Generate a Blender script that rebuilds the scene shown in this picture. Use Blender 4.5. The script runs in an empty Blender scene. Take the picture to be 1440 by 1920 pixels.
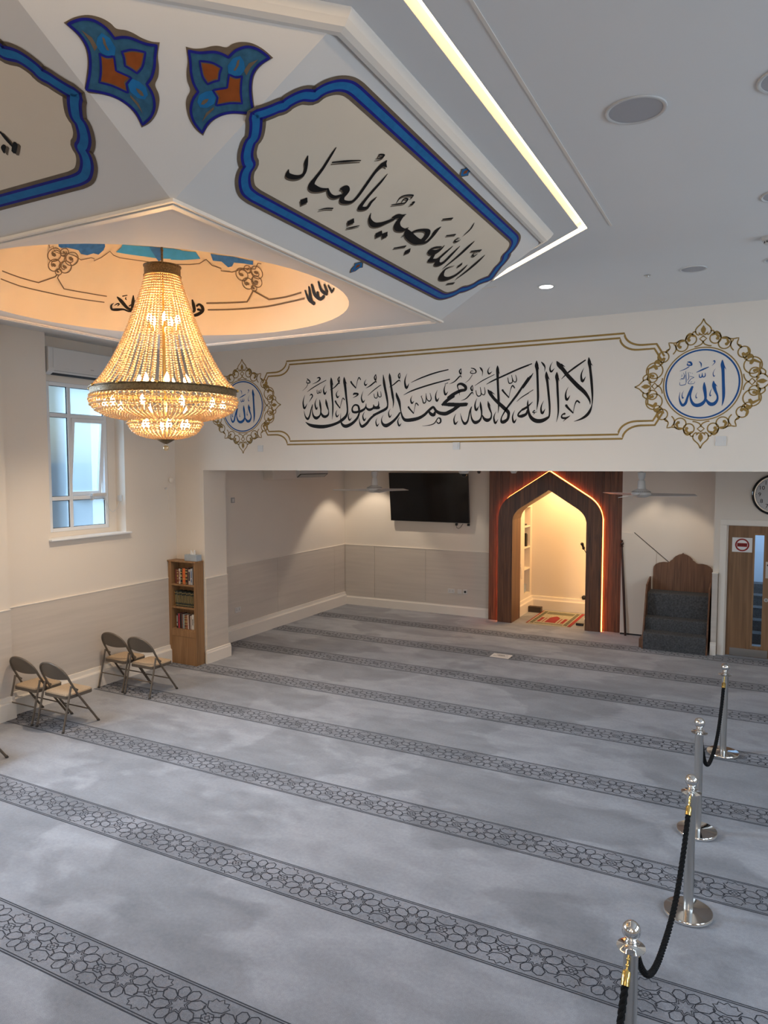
import bpy, bmesh, math, random
from mathutils import Vector, Matrix

# ------------------------------------------------------------------ camera, world, lights, exposure
scn = bpy.context.scene
COL = scn.collection
PI = math.pi
R = math.radians
cam_d = bpy.data.cameras.new('camera')
cam = bpy.data.objects.new('camera', cam_d)
COL.objects.link(cam)
cam_d.sensor_fit = 'VERTICAL'
cam_d.sensor_height = 24.0
cam_d.lens = 24.0 * 1345.0 / 1920.0
cam_d.clip_start = 0.05
cam.location = (0.0, 0.0, 2.95)
cam.rotation_mode = 'XYZ'
cam.rotation_euler = (R(90 - 3.702), R(0.065), R(27.604))
scn.camera = cam

world = bpy.data.worlds.new('world')
scn.world = world
world.use_nodes = True
wn = world.node_tree.nodes
sky = wn.new('ShaderNodeTexSky')
sky.sky_type = 'NISHITA'
sky.sun_disc = False
sky.sun_elevation = R(28)
sky.sun_rotation = R(160)
sky.dust_density = 2.0
wn['Background'].inputs['Strength'].default_value = 0.17
world.node_tree.links.new(sky.outputs[0], wn['Background'].inputs['Color'])

scn.view_settings.view_transform = 'Standard'
scn.view_settings.look = 'None'
scn.view_settings.exposure = 0.0
scn.view_settings.gamma = 1.0
scn.view_settings.use_curve_mapping = False
scn.cycles.max_bounces = 8
scn.cycles.diffuse_bounces = 5
scn.cycles.glossy_bounces = 4
scn.cycles.transmission_bounces = 6
scn.cycles.transparent_max_bounces = 12
scn.cycles.sample_clamp_indirect = 6.0
scn.cycles.caustics_refractive = False
scn.cycles.caustics_reflective = False

WARM = (1.0, 0.50, 0.17)
SOFT = (1.0, 0.84, 0.66)
DAY = (0.64, 0.81, 1.0)

def light(name, kind, loc, energy, color, size=0.1, size_y=None, target=None, spot=None, blend=0.4):
    d = bpy.data.lights.new(name, kind)
    d.energy = energy
    d.color = color
    if kind == 'AREA':
        d.size = size
        if size_y:
            d.shape = 'RECTANGLE'
            d.size_y = size_y
    else:
        d.shadow_soft_size = size
    if kind == 'SPOT':
        d.spot_size = R(spot)
        d.spot_blend = blend
    o = bpy.data.objects.new(name, d)
    COL.objects.link(o)
    o.location = loc
    if target is not None:
        o.rotation_euler = (Vector(target) - Vector(loc)).to_track_quat('-Z', 'Y').to_euler()
    return o

# daylight entering through the hall's windows (the openings in the side and rear walls, and the one in view)
RIGHT_WINDOWS = ((0.6, 2.0), (3.0, 4.4), (5.4, 6.8))
LEFT_WINDOWS = ((0.5, 1.9), (2.7, 4.1))
LEFT_POWER = (34, 118)
for (y0, y1) in RIGHT_WINDOWS:
    light('daylight', 'AREA', (4.12, (y0 + y1) / 2, 3.0), 56, DAY, y1 - y0 - 0.1, 1.8, target=(0, (y0 + y1) / 2, 1.6))
for (y0, y1), power in zip(LEFT_WINDOWS, LEFT_POWER):
    light('daylight', 'AREA', (-7.85, (y0 + y1) / 2, 3.0), power, DAY, y1 - y0 - 0.1, 1.8, target=(-2.2, (y0 + y1) / 2 + 3.0, 0.0)).data.spread = R(105)
for x in (-5.0, -1.6, 1.6):
    light('daylight', 'AREA', (x, -3.12, 3.0), 10, DAY, 1.5, 1.8, target=(x, 3, 1.6))
light('warm_fill', 'POINT', (-0.2, -1.4, 3.8), 48, (1.0, 0.68, 0.40), 0.3)   # unseen fill lamp added behind the camera to warm the soffit facets

light('daylight', 'AREA', (-9.6, 4.6, 4.2), 260, (0.45, 0.72, 1.0), 1.6, 1.6, target=(-7.95, 7.1, 2.9))

# ------------------------------------------------------------------ helpers
def V(*a):
    return Vector(a)

class MB:
    """collects shapes in world coordinates and links them as one mesh object"""
    def __init__(self):
        self.v = []
        self.f = []
        self.m = []
    def add(self, vs, fs, mi=0):
        n = len(self.v)
        self.v.extend([tuple(p) for p in vs])
        for f in fs:
            self.f.append(tuple(i + n for i in f))
            self.m.append(mi)
        return self
    def box(self, a, b, mi=0):
        x0, y0, z0 = a
        x1, y1, z1 = b
        vs = [(x0,y0,z0),(x1,y0,z0),(x1,y1,z0),(x0,y1,z0),(x0,y0,z1),(x1,y0,z1),(x1,y1,z1),(x0,y1,z1)]
        return self.add(vs, [(0,3,2,1),(4,5,6,7),(0,1,5,4),(1,2,6,5),(2,3,7,6),(3,0,4,7)], mi)
    def obox(self, c, ax, ay, az, mi=0):
        """box from a centre and three half-axis vectors"""
        c, ax, ay, az = Vector(c), Vector(ax), Vector(ay), Vector(az)
        vs = [c-ax-ay-az, c+ax-ay-az, c+ax+ay-az, c-ax+ay-az, c-ax-ay+az, c+ax-ay+az, c+ax+ay+az, c-ax+ay+az]
        return self.add(vs, [(0,3,2,1),(4,5,6,7),(0,1,5,4),(1,2,6,5),(2,3,7,6),(3,0,4,7)], mi)
    def quad(self, a, b, c, d, mi=0):
        return self.add([a, b, c, d], [(0, 1, 2, 3)], mi)
    def poly(self, pts, mi=0):
        return self.add(pts, [tuple(range(len(pts)))], mi)
    def prism(self, pts, d, mi=0):
        """flat outline pts swept by vector d"""
        n = len(pts)
        d = Vector(d)
        vs = [Vector(p) for p in pts] + [Vector(p) + d for p in pts]
        fs = [tuple(range(n))[::-1], tuple(range(n, 2*n))] + [(i, (i+1) % n, (i+1) % n + n, i + n) for i in range(n)]
        return self.add(vs, fs, mi)
    def tube(self, path, r, seg=10, closed=False, caps=True, mi=0):
        P = [Vector(p) for p in path]
        n = len(P)
        rad = r if isinstance(r, (list, tuple)) else [r] * n
        vs = []
        up = None
        for i, p in enumerate(P):
            a = P[i-1] if (i > 0 or closed) else P[i]
            b = P[(i+1) % n] if (i < n-1 or closed) else P[i]
            t = (b - a)
            if t.length < 1e-9:
                t = Vector((0, 0, 1))
            t.normalize()
            if up is None:
                up = t.orthogonal().normalized()
            up = (up - t * up.dot(t))
            if up.length < 1e-6:
                up = t.orthogonal()
            up.normalize()
            w = t.cross(up)
            for k in range(seg):
                an = 2*PI*k/seg
                vs.append(p + (up*math.cos(an) + w*math.sin(an)) * rad[i])
        fs = []
        for i in range(n if closed else n-1):
            j = (i+1) % n
            for k in range(seg):
                l = (k+1) % seg
                fs.append((i*seg+k, i*seg+l, j*seg+l, j*seg+k))
        if caps and not closed:
            fs.append(tuple(range(seg))[::-1])
            fs.append(tuple((n-1)*seg+k for k in range(seg)))
        return self.add(vs, fs, mi)
    def lathe(self, prof, c=(0,0,0), seg=32, mi=0, arc=None):
        """profile [(r,z)] turned about the vertical through c"""
        cx, cy, cz = c
        vs = []
        fs = []
        n = len(prof)
        for k in range(seg):
            a = 2*PI*k/seg
            for (r, z) in prof:
                vs.append((cx + r*math.cos(a), cy + r*math.sin(a), cz + z))
        for k in range(seg):
            l = (k+1) % seg
            for i in range(n-1):
                fs.append((k*n+i, l*n+i, l*n+i+1, k*n+i+1))
        return self.add(vs, fs, mi)
    def ball(self, c, r, seg=16, rings=10, sc=(1,1,1), mi=0):
        prof = [(max(1e-4, r*math.sin(PI*i/rings)), -r*math.cos(PI*i/rings)) for i in range(rings+1)]
        n0 = len(self.v)
        self.lathe(prof, (0,0,0), seg, mi)
        for i in range(n0, len(self.v)):
            p = self.v[i]
            self.v[i] = (c[0]+p[0]*sc[0], c[1]+p[1]*sc[1], c[2]+p[2]*sc[2])
        return self
    def disc(self, c, r, nrm=(0,0,1), seg=32, th=0.0, mi=0):
        nrm = Vector(nrm).normalized()
        u = nrm.orthogonal().normalized()
        w = nrm.cross(u)
        pts = [Vector(c) + (u*math.cos(2*PI*k/seg) + w*math.sin(2*PI*k/seg))*r for k in range(seg)]
        if th:
            return self.prism(pts, nrm*th, mi)
        return self.poly(pts, mi)
    def ring(self, c, r0, r1, nrm=(0,0,1), seg=48, th=0.002, mi=0):
        nrm = Vector(nrm).normalized()
        u = nrm.orthogonal().normalized()
        w = nrm.cross(u)
        vs = []
        for k in range(seg):
            d = u*math.cos(2*PI*k/seg) + w*math.sin(2*PI*k/seg)
            vs += [Vector(c)+d*r0, Vector(c)+d*r1, Vector(c)+d*r1+nrm*th, Vector(c)+d*r0+nrm*th]
        fs = []
        for k in range(seg):
            l = (k+1) % seg
            for i in range(4):
                j = (i+1) % 4
                fs.append((k*4+i, l*4+i, l*4+j, k*4+j))
        return self.add(vs, fs, mi)
    def mesh(self, name, mats, origin=(0,0,0), smooth=None):
        me = bpy.data.meshes.new(name)
        o = Vector(origin)
        me.from_pydata([tuple(Vector(p) - o) for p in self.v], [], self.f)
        for m in (mats if isinstance(mats, (list, tuple)) else [mats]):
            me.materials.append(m)
        if any(self.m):
            me.polygons.foreach_set('material_index', self.m)
        bm = bmesh.new()
        bm.from_mesh(me)
        bmesh.ops.recalc_face_normals(bm, faces=bm.faces)
        bm.to_mesh(me)
        bm.free()
        if smooth is not None:
            me.polygons.foreach_set('use_smooth', [True]*len(me.polygons))
            me.set_sharp_from_angle(angle=R(smooth))
        me.update()
        return me
    def build(self, name, mats, parent=None, smooth=None, origin=None, bevel=0.0):
        base = Vector((0,0,0))
        if parent is not None:
            q = parent
            while q is not None:
                base += q.location
                q = q.parent
        org = Vector(origin) if origin is not None else (base if parent is not None else Vector((0,0,0)))
        me = self.mesh(name, mats, org, smooth)
        o = bpy.data.objects.new(name, me)
        COL.objects.link(o)
        if parent is not None:
            o.parent = parent
            o.location = org - base
        else:
            o.location = org
        if bevel:
            b = o.modifiers.new('edge', 'BEVEL')
            b.width = bevel
            b.segments = 2
            b.limit_method = 'ANGLE'
            b.angle_limit = R(40)
        return o

def thing(name, label, cat, loc, group=None, rotz=0.0):
    o = bpy.data.objects.new(name, None)
    COL.objects.link(o)
    o.empty_display_size = 0.1
    o.location = loc
    o.rotation_euler = (0, 0, rotz)
    return tag(o, label, cat, group)

def tag(o, label, cat, group=None):
    o['label'] = label
    o['category'] = cat
    if group:
        o['group'] = group
    return o

def struct(o):
    o['kind'] = 'structure'
    return o

def dup(root, loc, label=None, rotz=None):
    r = root.copy()
    COL.objects.link(r)
    r.location = loc
    if rotz is not None:
        r.rotation_euler = (0, 0, rotz)
    if label:
        r['label'] = label
    for ch in list(root.children):
        c = ch.copy()
        COL.objects.link(c)
        c.parent = r
        for g in list(ch.children):
            d = g.copy()
            COL.objects.link(d)
            d.parent = c
    return r

def text_mesh(s, size, name, mat, loc, rot, parent=None, extrude=0.0008, align='CENTER'):
    cu = bpy.data.curves.new('lettering', 'FONT')
    cu.body = s
    cu.size = size
    cu.align_x = align
    cu.align_y = 'CENTER'
    cu.extrude = extrude
    cu.resolution_u = 3
    to = bpy.data.objects.new('lettering', cu)
    COL.objects.link(to)
    dg = bpy.context.evaluated_depsgraph_get()
    me = bpy.data.meshes.new_from_object(to.evaluated_get(dg))
    bpy.data.objects.remove(to)
    me.materials.clear()
    me.materials.append(mat)
    o = bpy.data.objects.new(name, me)
    COL.objects.link(o)
    base = Vector((0,0,0))
    if parent is not None:
        o.parent = parent
        q = parent
        while q is not None:
            base += q.location
            q = q.parent
    o.location = Vector(loc) - base
    o.rotation_euler = rot
    return o

# ------------------------------------------------------------------ materials
def mat(name, color, rough=0.6, metal=0.0, spec=0.5, noise=None, bump=None, emit=None, estr=0.0, trans=0.0, coat=0.0):
    """principled material; noise=(scale, amount[, stretch xyz]) varies the colour, bump=(scale, strength)"""
    m = bpy.data.materials.new(name)
    m.use_nodes = True
    nt = m.node_tree
    b = nt.nodes['Principled BSDF']
    c = (*color, 1.0)
    b.inputs['Base Color'].default_value = c
    b.inputs['Roughness'].default_value = rough
    b.inputs['Metallic'].default_value = metal
    b.inputs['Specular IOR Level'].default_value = spec
    b.inputs['Transmission Weight'].default_value = trans
    b.inputs['Coat Weight'].default_value = coat
    if emit:
        b.inputs['Emission Color'].default_value = (*emit, 1)
        b.inputs['Emission Strength'].default_value = estr
    tc = None
    if noise or bump:
        tc = nt.nodes.new('ShaderNodeTexCoord')
    if noise:
        mp = nt.nodes.new('ShaderNodeMapping')
        if len(noise) > 2:
            mp.inputs['Scale'].default_value = noise[2]
        nz = nt.nodes.new('ShaderNodeTexNoise')
        nz.inputs['Scale'].default_value = noise[0]
        nz.inputs['Detail'].default_value = 5
        mr = nt.nodes.new('ShaderNodeMapRange')
        mr.inputs['From Min'].default_value = 0.3
        mr.inputs['From Max'].default_value = 0.7
        mr.inputs['To Min'].default_value = 1 - noise[1]
        mr.inputs['To Max'].default_value = 1 + noise[1]
        mx = nt.nodes.new('ShaderNodeVectorMath')
        mx.operation = 'MULTIPLY'
        mx.inputs[0].default_value = color
        nt.links.new(tc.outputs['Object'], mp.inputs['Vector'])
        nt.links.new(mp.outputs[0], nz.inputs['Vector'])
        nt.links.new(nz.outputs['Fac'], mr.inputs['Value'])
        nt.links.new(mr.outputs[0], mx.inputs[1])
        nt.links.new(mx.outputs[0], b.inputs['Base Color'])
    if bump:
        nb = nt.nodes.new('ShaderNodeTexNoise')
        nb.inputs['Scale'].default_value = bump[0]
        nb.inputs['Detail'].default_value = 4
        bp = nt.nodes.new('ShaderNodeBump')
        bp.inputs['Strength'].default_value = bump[1]
        bp.inputs['Distance'].default_value = 0.01
        nt.links.new(tc.outputs['Object'], nb.inputs['Vector'])
        nt.links.new(nb.outputs['Fac'], bp.inputs['Height'])
        nt.links.new(bp.outputs[0], b.inputs['Normal'])
    return m

def wood(name, dark, lite, rough=0.45, axis=2, scale=1.0, per_object=0.0):
    m = bpy.data.materials.new(name)
    m.use_nodes = True
    nt = m.node_tree
    L = nt.links
    b = nt.nodes['Principled BSDF']
    b.inputs['Roughness'].default_value = rough
    tc = nt.nodes.new('ShaderNodeTexCoord')
    mp = nt.nodes.new('ShaderNodeMapping')
    s = [26*scale, 26*scale, 26*scale]
    s[axis] = 1.1*scale
    mp.inputs['Scale'].default_value = s
    oi = nt.nodes.new('ShaderNodeObjectInfo')
    ml = nt.nodes.new('ShaderNodeMath')
    ml.operation = 'MULTIPLY'
    ml.inputs[1].default_value = 37.0
    L.new(oi.outputs['Random'], ml.inputs[0])
    cb = nt.nodes.new('ShaderNodeCombineXYZ')
    for i in range(3):
        L.new(ml.outputs[0], cb.inputs[i])
    L.new(cb.outputs[0], mp.inputs['Location'])
    n1 = nt.nodes.new('ShaderNodeTexNoise')
    n1.inputs['Scale'].default_value = 1.0
    n1.inputs['Detail'].default_value = 6
    n1.inputs['Distortion'].default_value = 1.2
    L.new(tc.outputs['Object'], mp.inputs['Vector'])
    L.new(mp.outputs[0], n1.inputs['Vector'])
    cr = nt.nodes.new('ShaderNodeValToRGB')
    cr.color_ramp.elements[0].color = (*dark, 1)
    cr.color_ramp.elements[0].position = 0.32
    cr.color_ramp.elements[1].color = (*lite, 1)
    cr.color_ramp.elements[1].position = 0.70
    L.new(n1.outputs['Fac'], cr.inputs['Fac'])
    mr = nt.nodes.new('ShaderNodeMapRange')
    mr.inputs['To Min'].default_value = 1 - per_object
    mr.inputs['To Max'].default_value = 1 + per_object
    L.new(oi.outputs['Random'], mr.inputs['Value'])
    mx = nt.nodes.new('ShaderNodeVectorMath')
    mx.operation = 'MULTIPLY'
    L.new(cr.outputs['Color'], mx.inputs[0])
    L.new(mr.outputs[0], mx.inputs[1])
    L.new(mx.outputs[0], b.inputs['Base Color'])
    return m

def carpet(name, base, patch=True):
    m = bpy.data.materials.new(name)
    m.use_nodes = True
    nt = m.node_tree
    L = nt.links
    b = nt.nodes['Principled BSDF']
    b.inputs['Roughness'].default_value = 0.95
    b.inputs['Specular IOR Level'].default_value = 0.1
    b.inputs['Sheen Weight'].default_value = 0.25
    geo = nt.nodes.new('ShaderNodeNewGeometry')
    def nz(scale, detail=4, stretch=(1,1,1), dist=0.0):
        mp = nt.nodes.new('ShaderNodeMapping')
        mp.inputs['Scale'].default_value = stretch
        n = nt.nodes.new('ShaderNodeTexNoise')
        n.inputs['Scale'].default_value = scale
        n.inputs['Detail'].default_value = detail
        n.inputs['Distortion'].default_value = dist
        L.new(geo.outputs['Position'], mp.inputs['Vector'])
        L.new(mp.outputs[0], n.inputs['Vector'])
        return n.outputs['Fac']
    def rng(src, a, bb, lo, hi):
        r = nt.nodes.new('ShaderNodeMapRange')
        r.inputs['From Min'].default_value = a
        r.inputs['From Max'].default_value = bb
        r.inputs['To Min'].default_value = lo
        r.inputs['To Max'].default_value = hi
        L.new(src, r.inputs['Value'])
        return r.outputs[0]
    def mul(x, y):
        k = nt.nodes.new('ShaderNodeMath')
        k.operation = 'MULTIPLY'
        L.new(x, k.inputs[0])
        L.new(y, k.inputs[1])
        return k.outputs[0]
    f = rng(nz(300, 3), 0.3, 0.7, 0.74, 1.26)
    f = mul(f, rng(nz(38, 3), 0.3, 0.7, 0.93, 1.07))
    f = mul(f, rng(nz(2.2, 9, (1, 1.9, 1), 0.35), 0.36, 0.64, 0.88, 1.12))   # trodden and brushed patches of pile
    f = mul(f, rng(nz(0.62, 9, (1, 1.25, 1), 0.25), 0.475, 0.510, 0.82, 1.06))
    mx = nt.nodes.new('ShaderNodeVectorMath')
    mx.operation = 'MULTIPLY'
    mx.inputs[0].default_value = base
    L.new(f, mx.inputs[1])
    L.new(mx.outputs[0], b.inputs['Base Color'])
    bp = nt.nodes.new('ShaderNodeBump')
    bp.inputs['Strength'].default_value = 0.35
    bp.inputs['Distance'].default_value = 0.004
    L.new(nz(420, 2), bp.inputs['Height'])
    L.new(bp.outputs[0], b.inputs['Normal'])
    return m

def checker_fabric(name, c1, c2, scale):
    m = bpy.data.materials.new(name)
    m.use_nodes = True
    nt = m.node_tree
    b = nt.nodes['Principled BSDF']
    b.inputs['Roughness'].default_value = 0.9
    tc = nt.nodes.new('ShaderNodeTexCoord')
    ck = nt.nodes.new('ShaderNodeTexChecker')
    ck.inputs['Scale'].default_value = scale
    ck.inputs['Color1'].default_value = (*c1, 1)
    ck.inputs['Color2'].default_value = (*c2, 1)
    nt.links.new(tc.outputs['Object'], ck.inputs['Vector'])
    nt.links.new(ck.outputs['Color'], b.inputs['Base Color'])
    return m

def emitter(name, color, strength):
    m = bpy.data.materials.new(name)
    m.use_nodes = True
    nt = m.node_tree
    nt.nodes.remove(nt.nodes['Principled BSDF'])
    e = nt.nodes.new('ShaderNodeEmission')
    e.inputs['Color'].default_value = (*color, 1)
    e.inputs['Strength'].default_value = strength
    nt.links.new(e.outputs[0], nt.nodes['Material Output'].inputs['Surface'])
    return m

def crystal(name):
    """cut glass beads: they pass and scatter the lamp light behind them and glint"""
    m = bpy.data.materials.new(name)
    m.use_nodes = True
    nt = m.node_tree
    L = nt.links
    nt.nodes.remove(nt.nodes['Principled BSDF'])
    tr = nt.nodes.new('ShaderNodeBsdfTranslucent')
    tr.inputs['Color'].default_value = (0.92, 0.74, 0.48, 1)
    df = nt.nodes.new('ShaderNodeBsdfDiffuse')
    df.inputs['Color'].default_value = (0.80, 0.58, 0.32, 1)
    gl = nt.nodes.new('ShaderNodeBsdfGlossy')
    gl.inputs['Roughness'].default_value = 0.12
    gl.inputs['Color'].default_value = (1, 0.88, 0.68, 1)
    m1 = nt.nodes.new('ShaderNodeMixShader')
    m1.inputs[0].default_value = 0.35
    m2 = nt.nodes.new('ShaderNodeMixShader')
    m2.inputs[0].default_value = 0.28
    L.new(tr.outputs[0], m1.inputs[1])
    L.new(df.outputs[0], m1.inputs[2])
    L.new(m1.outputs[0], m2.inputs[1])
    L.new(gl.outputs[0], m2.inputs[2])
    L.new(m2.outputs[0], nt.nodes['Material Output'].inputs['Surface'])
    return m

def frosted(name, color, clear=0.40):
    """obscured single sheet: part of the light goes straight through, most is scattered"""
    m = bpy.data.materials.new(name)
    m.use_nodes = True
    nt = m.node_tree
    L = nt.links
    nt.nodes.remove(nt.nodes['Principled BSDF'])
    tr = nt.nodes.new('ShaderNodeBsdfTranslucent')
    tr.inputs['Color'].default_value = (*color, 1)
    tp = nt.nodes.new('ShaderNodeBsdfTransparent')
    tp.inputs['Color'].default_value = (*color, 1)
    gl = nt.nodes.new('ShaderNodeBsdfGlossy')
    gl.inputs['Roughness'].default_value = 0.15
    m1 = nt.nodes.new('ShaderNodeMixShader')
    m1.inputs[0].default_value = clear
    m2 = nt.nodes.new('ShaderNodeMixShader')
    m2.inputs[0].default_value = 0.04
    L.new(tr.outputs[0], m1.inputs[1])
    L.new(tp.outputs[0], m1.inputs[2])
    L.new(m1.outputs[0], m2.inputs[1])
    L.new(gl.outputs[0], m2.inputs[2])
    L.new(m2.outputs[0], nt.nodes['Material Output'].inputs['Surface'])
    return m

M = {}
M['wall'] = mat('wall paint', (0.74, 0.67, 0.585), 0.75, noise=(1.5, 0.015), bump=(90, 0.03))
M['ceil'] = mat('ceiling paint', (0.78, 0.775, 0.76), 0.8, noise=(1.2, 0.012), bump=(60, 0.02))
M['white'] = mat('white gloss paint', (0.80, 0.74, 0.66), 0.4, noise=(3, 0.015))
M['dado'] = mat('grey dado laminate', (0.58, 0.52, 0.455), 0.5, noise=(9, 0.05, (0.12, 0.12, 2.2)))
M['carpet'] = carpet('grey blue carpet', (0.285, 0.295, 0.325))
M['band'] = carpet('darker carpet border', (0.222, 0.230, 0.256))
M['weave'] = mat('charcoal carpet yarn', (0.058, 0.061, 0.072), 0.95, spec=0.05, noise=(200, 0.25))
M['black_ink'] = mat('black paint', (0.012, 0.011, 0.011), 0.55, spec=0.12)
M['brown_ink'] = mat('umber paint', (0.155, 0.115, 0.080), 0.6, spec=0.12, noise=(30, 0.10))
M['gold_ink'] = mat('gold paint', (0.30, 0.185, 0.055), 0.45, spec=0.12, noise=(12, 0.10))
M['blue_ink'] = mat('blue paint', (0.018, 0.085, 0.26), 0.5, spec=0.12)
M['royal'] = mat('ultramarine paint', (0.018, 0.020, 0.22), 0.5, spec=0.12, noise=(20, 0.15))
M['sky_ink'] = mat('cerulean paint', (0.020, 0.150, 0.36), 0.5, spec=0.12, noise=(25, 0.12))
M['petrol'] = mat('petrol blue paint', (0.038, 0.115, 0.195), 0.55, spec=0.12, noise=(40, 0.18))
M['teal'] = mat('turquoise paint', (0.05, 0.34, 0.80), 0.5, spec=0.12, noise=(15, 0.08))
M['navy'] = mat('slate blue paint', (0.04, 0.17, 0.52), 0.5, spec=0.12, noise=(25, 0.2))
M['rust'] = mat('burnt orange paint', (0.27, 0.072, 0.018), 0.55, spec=0.12, noise=(30, 0.12))
M['red_ink'] = mat('red paint', (0.30, 0.035, 0.03), 0.55, spec=0.12)
M['cream'] = mat('cream paint', (0.74, 0.63, 0.49), 0.75, noise=(2.0, 0.03), bump=(60, 0.03))
M['plaster'] = mat('soffit paint', (0.76, 0.725, 0.68), 0.7, noise=(1.6, 0.02), bump=(40, 0.05))
M['dome'] = mat('dome paint', (0.76, 0.64, 0.48), 0.75, noise=(2.0, 0.03))
M['walnut'] = wood('walnut boards', (0.060, 0.022, 0.010), (0.185, 0.075, 0.034), 0.38, per_object=0.22)
M['walnut_plain'] = wood('walnut veneer', (0.10, 0.042, 0.020), (0.21, 0.098, 0.048), 0.45)
M['oak'] = wood('oak veneer', (0.22, 0.115, 0.048), (0.34, 0.19, 0.088), 0.5, scale=0.8)
M['dooroak'] = wood('door oak', (0.17, 0.085, 0.036), (0.29, 0.155, 0.072), 0.45, scale=0.7)
M['chrome'] = mat('polished steel', (0.80, 0.79, 0.77), 0.07, 1.0)
M['steel'] = mat('brushed steel', (0.55, 0.54, 0.52), 0.28, 1.0)
M['brass'] = mat('brass', (0.85, 0.60, 0.20), 0.16, 1.0)
M['antique'] = mat('antique brass filigree', (0.20, 0.145, 0.075), 0.38, 0.9, noise=(120, 0.45), bump=(160, 0.6))
M['rope'] = mat('black rope', (0.006, 0.006, 0.0065), 0.8, spec=0.2, noise=(80, 0.3))
M['chair'] = mat('grey brown enamel', (0.135, 0.108, 0.082), 0.42, 0.2)
M['chairfab'] = checker_fabric('houndstooth cloth', (0.56, 0.42, 0.28), (0.28, 0.20, 0.13), 130)
M['rubber'] = mat('dark rubber', (0.05, 0.045, 0.04), 0.7)
M['plastic'] = mat('white plastic', (0.62, 0.61, 0.59), 0.35)
M['grey_plastic'] = mat('grey plastic', (0.36, 0.36, 0.355), 0.5)
M['speaker'] = mat('speaker grille', (0.44, 0.44, 0.46), 0.6, bump=(900, 0.4))
M['screen'] = mat('black screen', (0.004, 0.004, 0.005), 0.12)
M['black'] = mat('black plastic', (0.012, 0.012, 0.012), 0.45)
M['darkgap'] = mat('dark void', (0.03, 0.03, 0.03), 0.8)
M['paper'] = mat('white paper', (0.80, 0.78, 0.76), 0.7)
M['tissuebox'] = mat('pale blue card', (0.36, 0.41, 0.46), 0.6, noise=(14, 0.08))
M['brownbox'] = mat('brown box', (0.055, 0.036, 0.022), 0.5)
M['stepcarpet'] = mat('dark grey stair carpet', (0.082, 0.083, 0.086), 0.95, spec=0.1, noise=(45, 0.35), bump=(300, 0.5))
M['mahogany'] = wood('dark mahogany', (0.018, 0.006, 0.004), (0.05, 0.016, 0.010), 0.3)
M['upvc'] = mat('white window frame', (0.78, 0.80, 0.82), 0.3)
M['glass'] = frosted('obscured glass', (0.84, 0.92, 0.97), 0.42)
M['clear'] = mat('door glass', (0.72, 0.82, 0.90), 0.02, trans=1.0)
M['crystal'] = crystal('crystal beads')
M['led'] = emitter('warm led strip', (1.0, 0.70, 0.38), 17.0)
M['ledorange'] = emitter('orange led strip', (1.0, 0.20, 0.04), 22.0)
M['lamp'] = emitter('lamp face', (1.0, 0.93, 0.82), 9.0)
M['bulb'] = emitter('bulb glow', (1.0, 0.80, 0.48), 40.0)
M['brick'] = mat('outside wall', (0.20, 0.21, 0.23), 0.9, noise=(4, 0.2))
M['leaf'] = mat('outside ground', (0.10, 0.12, 0.10), 0.9)
M['bluewall'] = mat('stair hall paint', (0.55, 0.62, 0.70), 0.7)

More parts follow.
